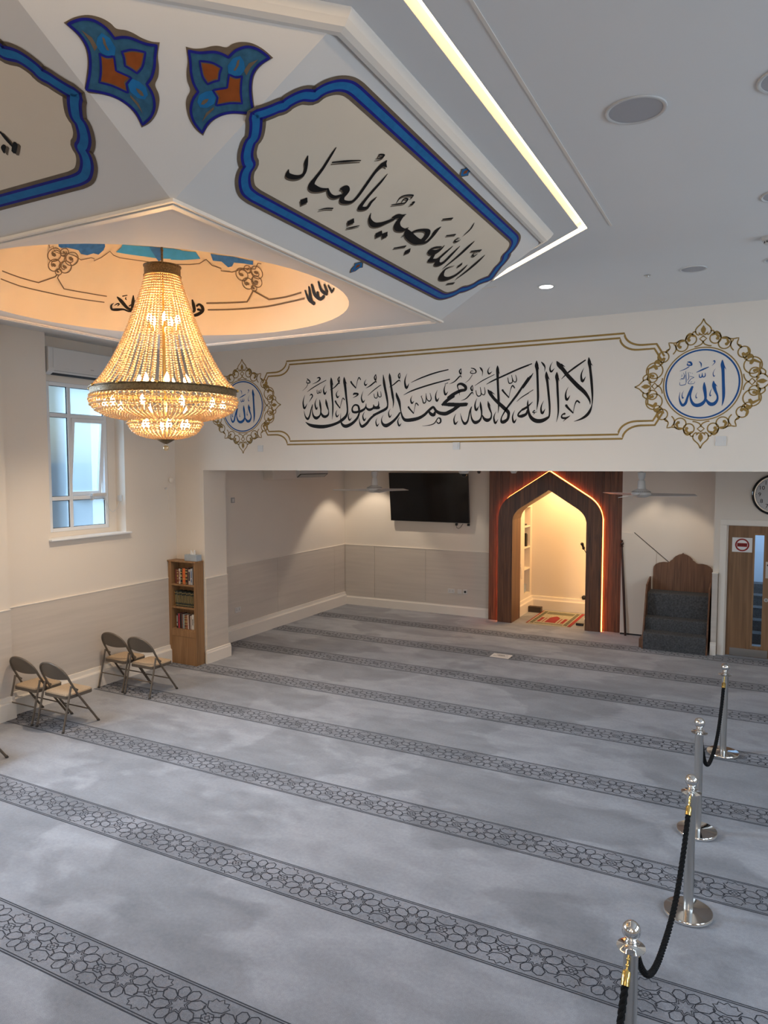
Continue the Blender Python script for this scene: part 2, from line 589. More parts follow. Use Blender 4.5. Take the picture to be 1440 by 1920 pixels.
# ------------------------------------------------------------------ painted strokes
WALL_TEXT = '''s-5442,3536,6.5 -5357,3490,36.5 -5199,3468,44 -5059,3479,36 -4939,3512,31.5 -4854,3557,37.5 -4803,3605,31 -4787,3663,22 -4792,3742,22 -4803,3829,25 -4819,3966,32.5 -4832,4053,35 -4836,4103,6
s-4832,4067,18.5 -4794,4011,2.5
s-5036,4107,6.5 -5031,4056,35.5 -5028,3969,28.5 -5021,3860,23.5 -5011,3751,20.5 -5012,3656,17.5 -5023,3558,3
s-5025,4063,17.5 -5002,4004,2.5
s-5056,3945,3 -4987,3974,12.5 -4919,4029,17 -4902,4017,4.5
s-4906,4111,8 -4929,4080,17 -4914,4043,17 -4903,4071,9.5 -4906,4111,8
s-5119,3828,6.5 -5111,3776,28.5 -5092,3717,22 -5077,3673,11 -5084,3622,22.5 -5132,3598,33.5 -5176,3618,29 -5197,3663,9.5
s-5109,3798,14.5 -5089,3761,2.5
s-5215,3825,6.5 -5207,3758,25.5 -5197,3685,19 -5211,3619,19.5 -5268,3584,36.5 -5316,3615,24.5 -5333,3690,9.5 -5328,3767,8
s-5328,3767,8 -5351,3705,14.5 -5374,3624,19.5 -5405,3577,29.5 -5445,3612,16.5 -5467,3694,2.5
s-5447,3901,1.5 -5471,3843,11 -5479,3784,19.5 -5458,3719,25.5 -5412,3785,1.5
s-5257,3849,1.5 -5281,3806,9.5 -5288,3762,17 -5267,3703,22 -5245,3738,1.5
s-5120,4018,1.5 -5146,3979,10 -5153,3939,18 -5133,3897,23.5 -5104,3937,1.5
s-4924,3935,1.5 -4948,3907,8.5 -4956,3879,15 -4937,3843,20 -4907,3869,1.5
s-4942,3683,1.5 -4959,3654,8.5 -4964,3625,15 -4947,3593,20 -4911,3624,1.5
s-4748,3643,1.5 -4768,3613,8.5 -4774,3583,15 -4757,3541,19.5 -4723,3574,1.5
s-4529,3646,1.5 -4551,3611,9 -4557,3576,16 -4537,3532,21 -4508,3567,1.5
s-4503,4056,1.5 -4525,4029,8 -4532,4001,14.5 -4515,3980,19 -4487,4002,1.5
s-4548,3910,1.5 -4570,3861,9.5 -4577,3811,17 -4555,3765,22.5 -4524,3795,1.5
s-5411,3938,4 -5335,3981,11.5 -5220,4034,11 -5111,4077,8
s-5330,4036,2.5 -5255,4061,11 -5207,4095,19 -5220,4116,19 -5255,4112,6.5
s-5487,3955,2.5 -5424,4004,6.5 -5396,4054,8
s-5414,4114,9.5 -5374,4082,16 -5370,4056,11.5 -5419,4059,11.5 -5414,4088,6.5 -5392,4091,6.5
s-5386,3799,2.5 -5350,3845,11.5 -5327,3881,16 -5349,3903,16 -5371,3883,4
s-5256,3959,6.5 -5252,3914,9.5 -5230,3913,9.5 -5223,3950,6.5 -5217,3916,9.5 -5195,3923,11 -5195,3959,6.5
s-4971,3800,20.5 -4954,3766,19 -4900,3703,14
s-4900,3703,4.5 -4878,3781,8 -4856,3831,11 -4831,3808,14
s-4734,4040,20 -4717,4011,20 -4659,3951,14
s-4659,3951,4.5 -4638,4035,7.5 -4613,4083,14 -4589,4053,12
s-4611,3670,30.5 -4627,3721,23 -4677,3734,20 -4714,3696,18.5 -4706,3649,26.5 -4652,3640,27.5 -4611,3656,23
s-4607,3642,20 -4636,3571,27.5 -4711,3502,34 -4804,3465,40.5 -4863,3484,31.5 -4892,3550,11 -4887,3637,2.5
s-4318,3688,34 -4374,3683,22.5 -4402,3730,6
s-4402,3726,6 -4407,3684,22.5 -4463,3665,30.5 -4508,3695,18.5 -4508,3748,4.5
s-4508,3727,6 -4529,3682,23 -4578,3655,30.5 -4623,3642,27.5
s-4326,3625,27 -4391,3592,25.5 -4447,3551,27.5 -4505,3489,32 -4570,3455,33.5 -4603,3499,15.5 -4615,3571,2.5
s-4705,3828,2.5 -4651,3850,14 -4627,3874,20 -4684,3880,23 -4697,3863,9
s-4515,3940,2.5 -4446,3971,15 -4369,4020,15 -4361,3999,4
s-4367,4108,7.5 -4388,4070,15 -4369,4034,16.5 -4361,4076,10.5 -4367,4108,7.5
s-4483,3846,4 -4414,3899,10.5 -4325,3955,10.5 -4290,3972,6.5
s-4395,3867,6 -4383,3817,10.5 -4347,3815,10.5 -4342,3892,6
s-4340,3885,6 -4327,3829,10.5 -4291,3827,10.5 -4298,3890,6
s-4403,3691,38 -4355,3689,30 -4327,3716,18 -4329,3769,4.5
s-4404,3592,27 -4307,3631,30 -4219,3670,30 -4197,3718,18 -4207,3802,26.5 -4235,3929,29.5 -4250,4007,30 -4260,4098,6
s-4250,4041,13.5 -4235,4016,2
s-4171,4110,6 -4165,4057,31 -4148,3946,25 -4128,3834,29.5 -4115,3750,17.5 -4123,3673,3
s-4163,4064,13.5 -4144,4032,2
s-4175,3937,3 -4116,3965,13.5 -4038,4016,14.5 -4019,3994,3.5
s-4027,4106,7.5 -4046,4075,14.5 -4031,4039,14.5 -4021,4077,9 -4027,4106,7.5
s-4077,3869,4.5 -4066,3824,29.5 -4034,3746,32.5 -4015,3649,14.5 -4003,3600,17.5 -3984,3551,26.5 -3945,3518,36.5 -3853,3519,40.5 -3762,3537,36 -3686,3575,31.5 -3634,3621,28.5 -3582,3660,28.5 -3560,3659,25.5 -3530,3617,31 -3478,3588,38 -3405,3579,42 -3347,3601,42 -3296,3626,39
s-3634,3621,21.5 -3596,3579,35.5 -3559,3571,35.5 -3545,3604,25.5
s-4023,3614,17.5 -4069,3553,26.5 -4140,3493,32.5 -4219,3456,42 -4271,3482,27 -4285,3539,10.5 -4259,3594,2
s-4156,3668,1.5 -4177,3637,8 -4184,3606,14.5 -4168,3561,18.5 -4140,3597,1.5
s-4346,3559,1.5 -4362,3529,8 -4366,3499,14.5 -4349,3456,19 -4319,3491,1.5
s-4023,3562,1.5 -4046,3530,8.5 -4054,3497,15.5 -4034,3449,20 -4003,3482,1.5
s-3924,4092,1.5 -3949,4035,12 -3955,3977,21 -3932,3914,27.5 -3896,3974,1.5
s-3850,3821,1.5 -3868,3791,8.5 -3874,3760,15 -3857,3723,20 -3827,3751,1.5
s-3512,3872,1.5 -3532,3826,10 -3537,3779,18 -3519,3737,23.5 -3490,3777,1.5
s-3399,3947,1.5 -3418,3901,9.5 -3424,3855,17 -3406,3808,22 -3373,3846,1.5
s-3869,3979,4.5 -3740,4026,14.5 -3554,4076,15.5 -3371,4107,11
s-3972,3830,4.5 -3853,3879,16 -3627,3936,17 -3352,3990,12.5
s-3907,3682,22 -3891,3658,19 -3834,3597,13
s-3834,3597,4.5 -3815,3682,7 -3800,3723,13 -3769,3694,13
s-3732,3805,8.5 -3713,3760,10 -3698,3719,14.5 -3668,3738,11.5 -3666,3836,5.5
s-3666,3829,5.5 -3653,3764,10 -3619,3739,13 -3596,3769,11.5 -3612,3837,5.5
s-3730,3802,8.5 -3717,3811,4.5
s-3297,3789,34.5 -3369,3749,35 -3427,3704,35 -3449,3678,10
s-3455,3692,21 -3376,3689,36.5 -3297,3686,41.5
s-3716,3440,2 -3626,3444,8.5 -3559,3463,11.5 -3529,3496,12.5 -3504,3529,11.5 -3474,3521,18.5 -3470,3480,18.5 -3500,3464,14 -3522,3485,11.5
s-3373,3689,42 -3229,3679,41.5 -3133,3681,38.5
s-3119,3696,9.5 -3131,3668,11
s-3229,3673,38.5 -3315,3616,39 -3380,3589,39
s-3374,3765,35 -3302,3809,36 -3216,3845,34.5 -3152,3855,31.5 -3152,3894,34 -3202,3927,27.5 -3245,3919,20.5 -3248,3886,11 -3230,3845,9.5 -3224,3792,3
s-3359,3933,2 -3288,3961,12.5 -3217,4023,13.5 -3202,3999,3.5
s-3207,4108,7 -3228,4080,15 -3210,4042,15 -3203,4075,8 -3207,4108,7
s-3156,3935,2 -3103,3971,7 -3061,4030,5.5
s-3079,4107,8 -3034,4091,13.5 -3016,4057,13.5 -3040,4042,9.5 -3086,4050,11 -3076,4074,7 -3051,4069,5.5
s-2971,4110,6.5 -2950,4086,19 -2935,4052,9.5 -2941,4004,2
s-2844,4108,1.5 -2863,4080,8 -2869,4051,14 -2853,4026,18 -2816,4051,1.5
s-3000,3749,1.5 -3021,3701,10.5 -3027,3652,18.5 -3009,3606,24 -2978,3656,1.5
s-3268,3575,1.5 -3289,3535,9.5 -3295,3495,16.5 -3278,3450,22 -3242,3487,1.5
s-2764,3583,1.5 -2784,3542,9.5 -2790,3500,17 -2772,3446,22.5 -2739,3492,1.5
s-2536,3591,1.5 -2557,3545,9.5 -2564,3499,16.5 -2545,3448,22 -2515,3494,1.5
s-3032,3896,4 -2935,3951,10.5 -2788,4014,6.5
s-3422,3935,3 -3375,3949,8.5
s-2887,3905,4 -2812,3941,14.5 -2677,3992,17 -2511,4055,18 -2380,4097,16.5
s-2752,4115,5.5 -2750,4067,33 -2749,3983,26.5 -2743,3854,24 -2735,3724,26.5 -2733,3640,14.5 -2740,3563,2.5
s-2741,4060,12 -2723,4014,2
s-2869,3844,5.5 -2846,3807,33.5 -2796,3740,32 -2741,3686,34.5 -2673,3625,39.5 -2619,3572,37 -2612,3533,29 -2625,3488,29 -2665,3460,37 -2695,3461,29 -2699,3503,13 -2666,3567,14.5 -2633,3617,19.5 -2573,3692,22 -2508,3772,23.5 -2443,3864,22 -2379,3955,18
s-2838,3820,20 -2779,3781,2
s-2866,3707,5.5 -2857,3658,24 -2839,3605,20 -2821,3559,13.5 -2828,3507,20 -2869,3483,37.5 -2911,3503,27 -2932,3543,9.5
s-2854,3684,10.5 -2831,3644,2
s-2960,3705,5.5 -2954,3649,24.5 -2943,3583,17.5 -2946,3524,16 -2973,3479,27 -3022,3461,35.5 -3057,3488,23 -3075,3542,12.5 -3079,3601,8 -3069,3650,8
s-3069,3650,9.5 -3090,3601,16.5 -3107,3523,15 -3121,3477,20.5 -3153,3451,30 -3185,3485,16.5 -3203,3539,8.5 -3213,3579,2
s-3208,3726,2 -3137,3752,12.5 -3067,3818,13.5 -3049,3794,3.5
s-3060,3903,7 -3081,3871,15 -3063,3837,15 -3055,3870,8 -3060,3903,7
s-3018,3841,7 -3007,3795,9.5 -2986,3771,12 -2951,3789,11 -2963,3875,5.5
s-2962,3868,5.5 -2945,3799,8 -2913,3784,10.5 -2901,3816,9.5 -2911,3872,5.5
s-2626,3969,6.5 -2616,3918,9 -2602,3901,12 -2569,3918,10.5 -2580,3996,5
s-2580,3989,5 -2559,3927,8 -2532,3913,10.5 -2520,3944,9 -2533,3996,5
s-2689,3832,21 -2675,3809,18.5 -2610,3738,12
s-2610,3738,4 -2591,3827,6.5 -2568,3874,14.5 -2542,3844,11.5
s-2517,3686,4 -2461,3732,9 -2377,3778,9
s-2375,3617,19.5 -2440,3597,17 -2489,3554,17 -2495,3523,19.5 -2452,3518,32.5 -2400,3538,19.5 -2387,3576,6.5
s-2456,4074,16.5 -2342,4110,10
s-2325,4005,3 -2350,3966,16.5 -2395,3906,20.5 -2447,3842,22
s-2399,3938,2 -2357,3973,9
s-2452,3739,9 -2322,3814,6.5
s-2450,3591,23.5 -2392,3621,22 -2327,3678,3
s-2449,3521,32.5 -2407,3545,15.5 -2391,3589,6.5
s-1704,4138,5 -1698,4086,32.5 -1687,4013,24 -1672,3891,25.5 -1661,3769,21.5 -1657,3678,13.5 -1662,3611,9.5 -1682,3551,24.5 -1717,3503,28 -1777,3465,18.5 -1856,3439,2.5
s-1691,4080,13.5 -1659,4042,2
s-2058,4119,7.5 -2034,4078,41 -1983,4019,37 -1939,3961,37 -1876,3890,38 -1814,3825,40.5 -1752,3767,36.5 -1709,3710,26.5 -1685,3661,17 -1680,3618,2.5
s-2009,4079,22.5 -1962,4050,2
s-2003,3915,3.5 -1939,3976,15 -1848,4041,18.5 -1739,4110,12
s-1753,4026,1 -1777,3977,10.5 -1783,3927,18.5 -1767,3878,24.5 -1733,3931,1
s-1921,3828,1 -1945,3778,10 -1952,3727,18 -1936,3682,23.5 -1901,3734,1
s-2103,4116,1 -2126,4076,8.5 -2133,4035,15 -2117,4006,19.5 -2080,4044,1
s-2199,3685,1.5 -2223,3635,10.5 -2230,3583,18.5 -2213,3542,24 -2181,3594,1.5
s-2233,4122,7.5 -2207,4092,20 -2190,4057,11.5 -2195,4010,2
s-2054,3999,5 -2054,3949,35 -2048,3881,23.5 -2041,3756,22.5 -2034,3650,20 -2033,3538,14 -2051,3439,2.5
s-2044,3949,13.5 -2023,3895,2
s-2174,4012,5 -2171,3962,32.5 -2160,3887,25 -2142,3730,22.5 -2131,3617,20 -2133,3517,16.5 -2158,3486,28 -2221,3458,39.5 -2286,3460,42 -2338,3492,36 -2368,3544,25.5 -2382,3614,19.5 -2386,3665,15.5 -2382,3703,2.5
s-2158,3955,14 -2132,3913,2
s-2288,4141,5 -2287,4088,38 -2279,4019,25.5 -2271,3861,23 -2266,3723,23 -2272,3641,14 -2281,3579,2
s-2276,4090,14 -2258,4036,2
s-1946,3625,25 -1927,3597,22.5 -1865,3533,12.5
s-1865,3533,3.5 -1850,3618,7.5 -1826,3667,16 -1795,3644,14.5
s-1957,3530,22.5 -1987,3518,12.5 -1991,3487,18.5 -1944,3480,21 -1898,3506,3.5
s-1937,3479,12.5 -1977,3443,3
s-2303,3579,14 -2323,3564,9 -2319,3555,11.5 -2274,3559,3
s-2303,3551,9 -2319,3529,2'''
PANEL_TEXT = '''s2705,483,3.5 2724,458,17.5 2750,436,15 2772,406,16.5 2766,382,21 2737,365,25 2699,361,22.5 2679,384,2.5
s2800,585,4.5 2813,546,12.5 2838,477,15 2851,420,18.5 2866,379,31.5 2898,371,36.5 2937,381,24.5 2968,401,11 2973,410,3
s2970,406,9 3016,387,16 3057,389,18.5 3084,414,15.5
s3040,437,5 3060,453,35.5 3090,445,34 3098,420,26 3108,402,26 3130,392,23 3168,404,19 3187,425,16 3182,467,18 3158,536,18.5 3135,604,18 3131,641,25 3135,659,28 3130,680,4
s3142,658,20 3172,654,3
s3217,632,3 3228,589,12.5 3237,529,16 3251,465,18.5 3267,418,26.5 3286,414,24.5 3315,434,20 3302,471,16.5 3302,507,4.5
s2855,520,7.5 2922,564,10.5 2992,605,5.5
s3044,289,3 3075,316,8.5 3116,335,8.5
s3327,279,6 3358,302,9.5 3392,329,4.5
p2888,288,5 2911,316,5 2940,296,5 2921,267,5
p3285,315,5.5 3304,348,5.5 3337,328,5.5 3314,297,5.5
p3558,337,6 3577,372,6 3616,351,6.5 3594,317,6.5
p3613,353,6.5 3626,383,6.5 3663,361,6.5 3647,334,6.5
s3062,651,3 3086,672,9 3085,690,10 3058,679,8.5 3064,670,4
s3375,421,3 3410,390,14 3470,375,30 3517,392,30 3550,430,18 3575,468,14.5
s3477,375,27 3522,405,21.5 3563,456,13.5
s3548,463,7 3569,485,30 3599,499,22 3619,523,3.5
s3609,497,22 3629,453,34.5 3674,432,38 3729,442,23 3744,470,4
s3738,457,6.5 3794,436,43.5 3898,426,47.5 3958,437,41.5 3962,479,41.5 3925,513,31 3876,506,20 3827,478,16 3806,441,17
s3970,431,21 4011,459,21 4006,505,25 3985,547,30 3986,582,4
s3769,404,3.5 3780,422,8
s3451,518,6 3490,545,9.5 3522,567,8 3516,592,9.5 3489,586,8 3494,566,7
s3465,549,3.5 3454,578,8 3476,604,9 3523,625,9.5 3527,604,3
s3571,570,2.5 3583,589,10.5 3579,600,12 3568,592,7
s3931,622,9.5 3999,661,12
s4117,558,8.5 4182,596,11.5
s4507,570,11 4592,615,16.5
s4670,292,12 4733,325,14
s3814,319,8 3887,367,12.5
s4222,720,4.5 4254,679,11.5 4261,622,2
s4239,593,3.5 4236,566,10.5 4259,563,10.5 4281,590,3.5
s4236,580,3 4255,595,4.5
s4552,580,4 4567,557,11.5 4595,558,10 4599,586,4
s4566,569,4 4579,588,3.5
s4198,503,4.5 4205,467,22.5 4181,428,44.5 4136,420,33.5 4123,435,19 4142,461,14.5 4187,483,10.5
s4186,429,22.5 4221,388,30 4226,372,30.5 4272,388,30.5 4286,413,23 4283,468,19.5 4280,529,4.5
s4291,411,23 4322,379,39 4359,384,31.5 4375,416,25 4360,483,23 4344,555,4.5
s4421,636,4.5 4428,582,23.5 4439,498,20.5 4439,371,2.5
s4689,605,5 4701,542,25.5 4707,450,20.5 4700,355,2.5
s4635,483,5 4647,436,22 4644,375,24 4603,325,34 4539,310,41.5 4488,343,28 4473,388,11.5 4515,429,2.5
p4552,438,8 4558,477,8 4582,462,8.5 4572,429,8.5
p3926,339,7 3945,372,7 3977,348,7 3954,317,7
p3560,335,6 3577,371,6 3611,353,6.5 3594,316,6.5
p3604,354,6 3628,383,6.5 3661,361,6.5 3647,331,6.5'''
ALLAH = '''s-368,4017,7 -367,3972,33 -360,3912,28.5 -354,3793,27.5 -348,3673,27.5 -352,3601,17 -361,3553,3
s-356,3966,15 -332,3919,1.5
s-445,3811,6 -441,3767,33.5 -426,3712,25.5 -405,3657,17.5 -407,3615,23 -433,3580,34.5 -467,3576,37 -495,3601,25.5 -521,3644,9.5
s-433,3779,15 -408,3752,1.5
s-532,3802,6 -529,3748,31.5 -519,3681,28 -518,3626,23.5 -545,3585,35 -589,3568,36.5 -629,3582,29.5 -653,3626,21 -660,3675,14 -645,3747,15.5
s-642,3763,21 -666,3712,23.5 -688,3652,21.5 -704,3597,26 -732,3574,27.5 -755,3606,19 -767,3655,9.5 -761,3713,2.5
s-609,3906,4.5 -548,3933,15 -493,3955,7
s-580,3887,6 -577,3856,10.5 -557,3858,10.5 -553,3897,4.5
s-553,3894,4.5 -546,3857,9.5 -525,3865,10.5 -526,3898,4.5
s-587,4017,4.5 -566,3994,11.5 -564,3952,1.5
s-463,3965,1.5 -439,3995,8 -442,4014,12.5 -456,4008,3.5
s-772,3928,2 -718,3947,8.5 -678,3971,7
s-697,4018,8 -668,4013,20 -656,3985,15 -696,3988,12 -693,4006,7
s-429,3937,1 -445,3910,4 -451,3882,7.5 -443,3857,9.5 -430,3869,1
s-724,3727,1 -737,3700,5 -741,3673,8.5 -733,3647,11 -722,3660,1
s-594,3702,1 -605,3682,4 -608,3661,7 -603,3644,9 -593,3654,1
s-454,3738,1 -470,3709,4.5 -476,3679,8.5 -472,3660,11 -458,3672,1
s-711,3925,3.5 -707,3873,6 -703,3811,6
s-734,3911,3 -722,3880,4.5 -738,3850,4.5 -767,3839,3
s-756,3857,4.5 -727,3846,4.5 -716,3885,3
s-686,3914,3 -679,3859,6 -692,3829,4.5
s-670,3871,4.5 -630,3856,4.5 -658,3843,4.5 -686,3798,6 -634,3793,4.5 -621,3813,3
s-766,3815,3 -762,3784,6 -714,3788,6 -703,3811,3
s-663,3809,4.5 -646,3814,3
s-677,3914,2.5 -660,3900,2.5
s-651,3906,2.5 -643,3893,2.5
s-748,3893,2.5 -745,3875,3.5 -756,3876,2.5'''
DOME_LINES = '''l-1867,280,8 -1719,276,8 -1592,277,8 -1489,351,8 -1480,373,8
l-1862,223,8 -1716,216,8 -1531,220,8 -1331,220,8 -1149,223,8
l-1136,274,8 -1270,276,8 -1416,275,8 -1473,347,8 -1467,373,8
l-1619,577,5 -1595,549,5 -1579,569,5 -1549,533,5 -1509,530,5 -1457,545,5 -1428,543,5 -1389,538,5 -1347,521,5 -1283,554,5 -1260,554,5 -1258,534,5 -1213,570,5 -1161,633,5.5 -1128,607,5.5 -1080,595,5.5 -988,595,5.5 -849,592,5.5
l-475,274,11.5 -321,273,11.5 -181,272,11.5 -116,358,12
l-116,358,12 -6,273,12 140,272,12.5 287,280,13
l-469,218,11.5 -257,217,11.5 -36,218,12 129,227,12.5 304,230,13
l-705,587,6.5 -560,591,6.5 -484,600,6.5 -423,634,7 -389,583,7 -323,557,7 -328,537,7 -243,521,7 -140,543,7 -46,525,7 0,568,7 26,559,7'''
DOME_TEXT = '''s-1068,280,7.5 -1042,252,22 -1001,200,18.5 -971,185,16 -991,173,12.5 -1025,184,12.5 -1065,176,18.5 -1097,174,14.5 -1102,205,8.5 -1088,226,3
s-964,307,6 -965,250,18.5 -976,172,5
s-928,308,7.5 -932,248,16 -946,188,12.5 -976,181,10
s-991,215,6 -967,231,10 -956,206,8.5 -976,191,8.5
s-1083,208,3.5 -1061,227,8.5 -1053,222,7.5 -1063,208,5
s-1034,291,7.5 -1004,303,6
s-1011,288,3 -1013,272,7.5 -1005,264,2.5
s-970,252,5 -945,268,5
s-572,302,9 -566,260,19.5 -564,208,16.5 -588,195,13
s-546,248,13 -527,264,15.5 -507,242,19.5 -509,206,19.5 -547,176,22 -584,165,13
s-540,222,15.5 -514,212,15.5
s-615,291,7.5 -610,275,6.5
s386,307,11.5 368,205,27 394,161,11.5
s423,314,19.5 422,238,27.5 474,188,24 526,198,20.5
s335,288,11.5 348,209,19 400,167,19.5
s508,315,16 510,247,24.5 568,202,21
s566,277,16.5 574,215,25.5
s612,257,13 639,198,22
s460,244,24 452,193,16
s682,215,11.5 657,200,13.5'''
DOME_BLUE = '''p-1079,703,11 -1084,676,11 -1116,634,10.5 -1039,633,10.5 -898,632,11 -803,627,11 -621,634,11 -611,706,11.5 -672,715,11.5 -853,717,11
p-1546,595,10.5 -1536,577,10.5 -1516,573,10.5 -1473,586,10.5 -1425,589,10.5 -1387,589,10.5 -1360,566,10.5 -1314,567,10.5 -1274,592,10.5 -1236,590,10.5 -1209,631,10.5 -1205,663,10.5 -1213,684,11 -1388,645,10.5
p-697,710,17 -703,624,16.5 -615,625,17 -469,639,17 -496,693,17.5
p-375,676,17.5 -372,621,17 -303,611,17 -263,561,17 -229,567,17 -203,596,17.5 -125,581,17.5 -51,560,17.5 -34,589,18 -185,641,17.5'''
DOME_DARK = '''p-868,715,11 -852,688,11 -832,660,11 -812,626,11 -792,602,10.5 -770,625,11 -768,717,11'''


def catmull(P, n=4):
    if len(P) < 3:
        return P
    out = []
    for i in range(len(P)-1):
        p0 = P[max(i-1, 0)]
        p1 = P[i]
        p2 = P[i+1]
        p3 = P[min(i+2, len(P)-1)]
        for k in range(n):
            t = k/n
            t2, t3 = t*t, t*t*t
            out.append(tuple(0.5*((2*b) + (-a+c)*t + (2*a-5*b+4*c-d)*t2 + (-a+3*b-3*c+d)*t3) for a, b, c, d in zip(p0, p1, p2, p3)))
    out.append(P[-1])
    return out

def ribbon(mb, P, place, wscale=1.0, cap=True, closed=False, mi=0, off=0.0):
    """P: [(u,v,w)] in metres; place(u,v,off) puts a point on the painted surface"""
    n = len(P)
    if n < 2:
        return
    vs = []
    for i in range(n):
        a = P[i-1] if (i > 0 or closed) else P[i]
        b = P[(i+1) % n] if (i < n-1 or closed) else P[i]
        dx, dy = b[0]-a[0], b[1]-a[1]
        l = math.hypot(dx, dy) or 1e-9
        nx, ny = -dy/l, dx/l
        h = max(P[i][2]*wscale/2, 0.0006)
        vs.append(place(P[i][0]+nx*h, P[i][1]+ny*h, off))
        vs.append(place(P[i][0]-nx*h, P[i][1]-ny*h, off))
    fs = [(2*i, 2*i+1, 2*i+3, 2*i+2) for i in range(n-1)]
    if closed:
        fs.append((2*n-2, 2*n-1, 1, 0))
    elif cap:
        for (i, j) in ((0, 1), (n-1, n-2)):
            h = P[i][2]*wscale/2
            if h > 0.003:
                dx, dy = P[i][0]-P[j][0], P[i][1]-P[j][1]
                l = math.hypot(dx, dy) or 1e-9
                k = len(vs)
                vs.append(place(P[i][0]+dx/l*h*0.7, P[i][1]+dy/l*h*0.7, off))
                fs.append((2*i, 2*i+1, k))
    mb.add(vs, fs, mi)

def strokes(data):
    for ln in data.strip().split('\n'):
        yield ln[0], [tuple(float(x)/1000 for x in t.split(',')) for t in ln[1:].split()]

def paint(mb, data, place, wscale=1.0, off=0.0, du=0.0, dv=0.0, step=4):
    for i, (k, P) in enumerate(strokes(data)):
        P = [(u+du, v+dv, w) for u, v, w in P]
        o = off + 0.00004*(i % 20)
        if k == 'p':
            mb.poly([place(u, v, o) for u, v, w in P])
        elif k == 'l':
            ribbon(mb, P, place, wscale, off=o)
        else:
            ribbon(mb, catmull(P, step), place, wscale, off=o)
# ------------------------------------------------------------------ room shell
ZC = 4.58            # hall ceiling
YB = 8.13            # front face of the dividing wall
floor = struct(MB().box((-8.1, -3.2, -0.12), (4.3, 15.6, 0.0)).build('floor', M['carpet']))

# woven prayer-row borders: a tinted strip with its charcoal star lattice
def lattice_mesh():
    mb = MB()
    pitch = 0.411
    w = 0.0075
    def line(P, closed=True):
        ribbon(mb, [(x, y, w) for x, y in P], lambda u, v, o: (u, v, 0.0), closed=closed, cap=False)
    for k in range(-12, 18):
        cx = k*pitch
        st = []
        for i in range(16):
            a = i*PI/8
            r = 0.056 if i % 2 == 0 else 0.034
            st.append((cx + r*math.cos(a), r*math.sin(a)))
        line(st)
        for i in range(8):
            a = (i+0.5)*PI/4
            ca, sa = math.cos(a), math.sin(a)
            e = 0.022 if abs(ca) > 0.7 else 0.0
            pet = [(0.048, 0), (0.066, 0.027), (0.104+e*0.5, 0.037), (0.133+e, 0.014), (0.133+e, -0.014), (0.104+e*0.5, -0.037), (0.066, -0.027)]
            line([(cx + r*ca - t*sa, r*sa + t*ca) for r, t in pet])
        kx = cx + pitch/2
        line([(kx+0.016, 0), (kx, 0.016), (kx-0.016, 0), (kx, -0.016)])
        line([(kx+0.040, 0.0), (kx+0.020, 0.030), (kx-0.020, 0.030), (kx-0.040, 0.0), (kx-0.020, -0.030), (kx+0.020, -0.030)])
        for sx in (1, -1):
            for sy in (1, -1):
                line([(kx+sx*0.016, sy*0.012), (kx+sx*0.062, sy*0.034), (kx+sx*0.070, sy*0.062)], False)
        for s in (1, -1):
            line([(kx, s*0.044), (kx+0.050, s*0.060), (kx+0.074, s*0.100), (kx+0.052, s*0.106), (kx+0.046, s*0.130),
                  (kx+0.018, s*0.122), (kx, s*0.143), (kx-0.018, s*0.122), (kx-0.046, s*0.130), (kx-0.052, s*0.106), (kx-0.074, s*0.100), (kx-0.050, s*0.060)])
    for y in (0.155, -0.155, 0.170, -0.170):
        ribbon(mb, [(-4.9, y, 0.0075), (7.2, y, 0.0075)], lambda u, v, o: (u, v, 0.0), cap=False)
    return mb.mesh('carpet_lattice', M['weave'])
lat = lattice_mesh()
for i, y in enumerate((1.52, 2.80, 4.06, 5.345, 6.66, 7.95, 9.29, 10.59, 11.94)):
    x1 = -0.62 if y > 12.1 else 3.9
    b = MB().box((-7.79, y-0.172, 0.0), (x1, y+0.172, 0.0015)).build('carpet_border', M['band'], floor, origin=(0, y, 0))
    o = bpy.data.objects.new('carpet_lattice', lat)
    COL.objects.link(o)
    o.parent = b
    o.location = (-3.153, 0, 0.0022)

# left wall: pilaster, deep window recess, far part behind the dividing wall
WX = -7.8
mb = MB()
ys = [-3.2] + [v for w in LEFT_WINDOWS for v in w] + [5.31]
for i in range(0, len(ys), 2):                                  # pilaster bay nearest the camera
    mb.box((-8.3, ys[i], 0), (-7.7, ys[i+1], ZC))
for (a, b) in LEFT_WINDOWS:
    mb.box((-8.3, a, 0), (-7.7, b, 2.05))
    mb.box((-8.3, a, 3.95), (-7.7, b, ZC))
mb.box((-8.3, 5.31, 0), (WX, 5.96, ZC))
mb.box((-8.3, 5.96, 0), (WX, 7.16, 2.012))
mb.box((-8.3, 7.16, 0), (WX, 13.5, ZC))
mb.box((-8.3, 5.96, 2.03), (-7.98, 6.09, ZC))
mb.box((-8.3, 7.03, 2.03), (-7.98, 7.16, ZC))
mb.box((-8.3, 6.09, 4.02), (-7.98, 7.03, ZC))
mb.box((-8.3, 6.09, 2.0), (-7.98, 7.03, 2.10))
wall_left = struct(mb.build('wall_left', M['wall']))

def profile_run(mb, prof, p0, p1, out, mi=0):
    """skirting profile [(out,z)] run from p0 to p1, 'out' pointing into the room"""
    o = Vector(out)
    pts = [Vector(p0) + o*d + Vector((0, 0, z)) for d, z in prof]
    mb.prism(pts, Vector(p1) - Vector(p0), mi)

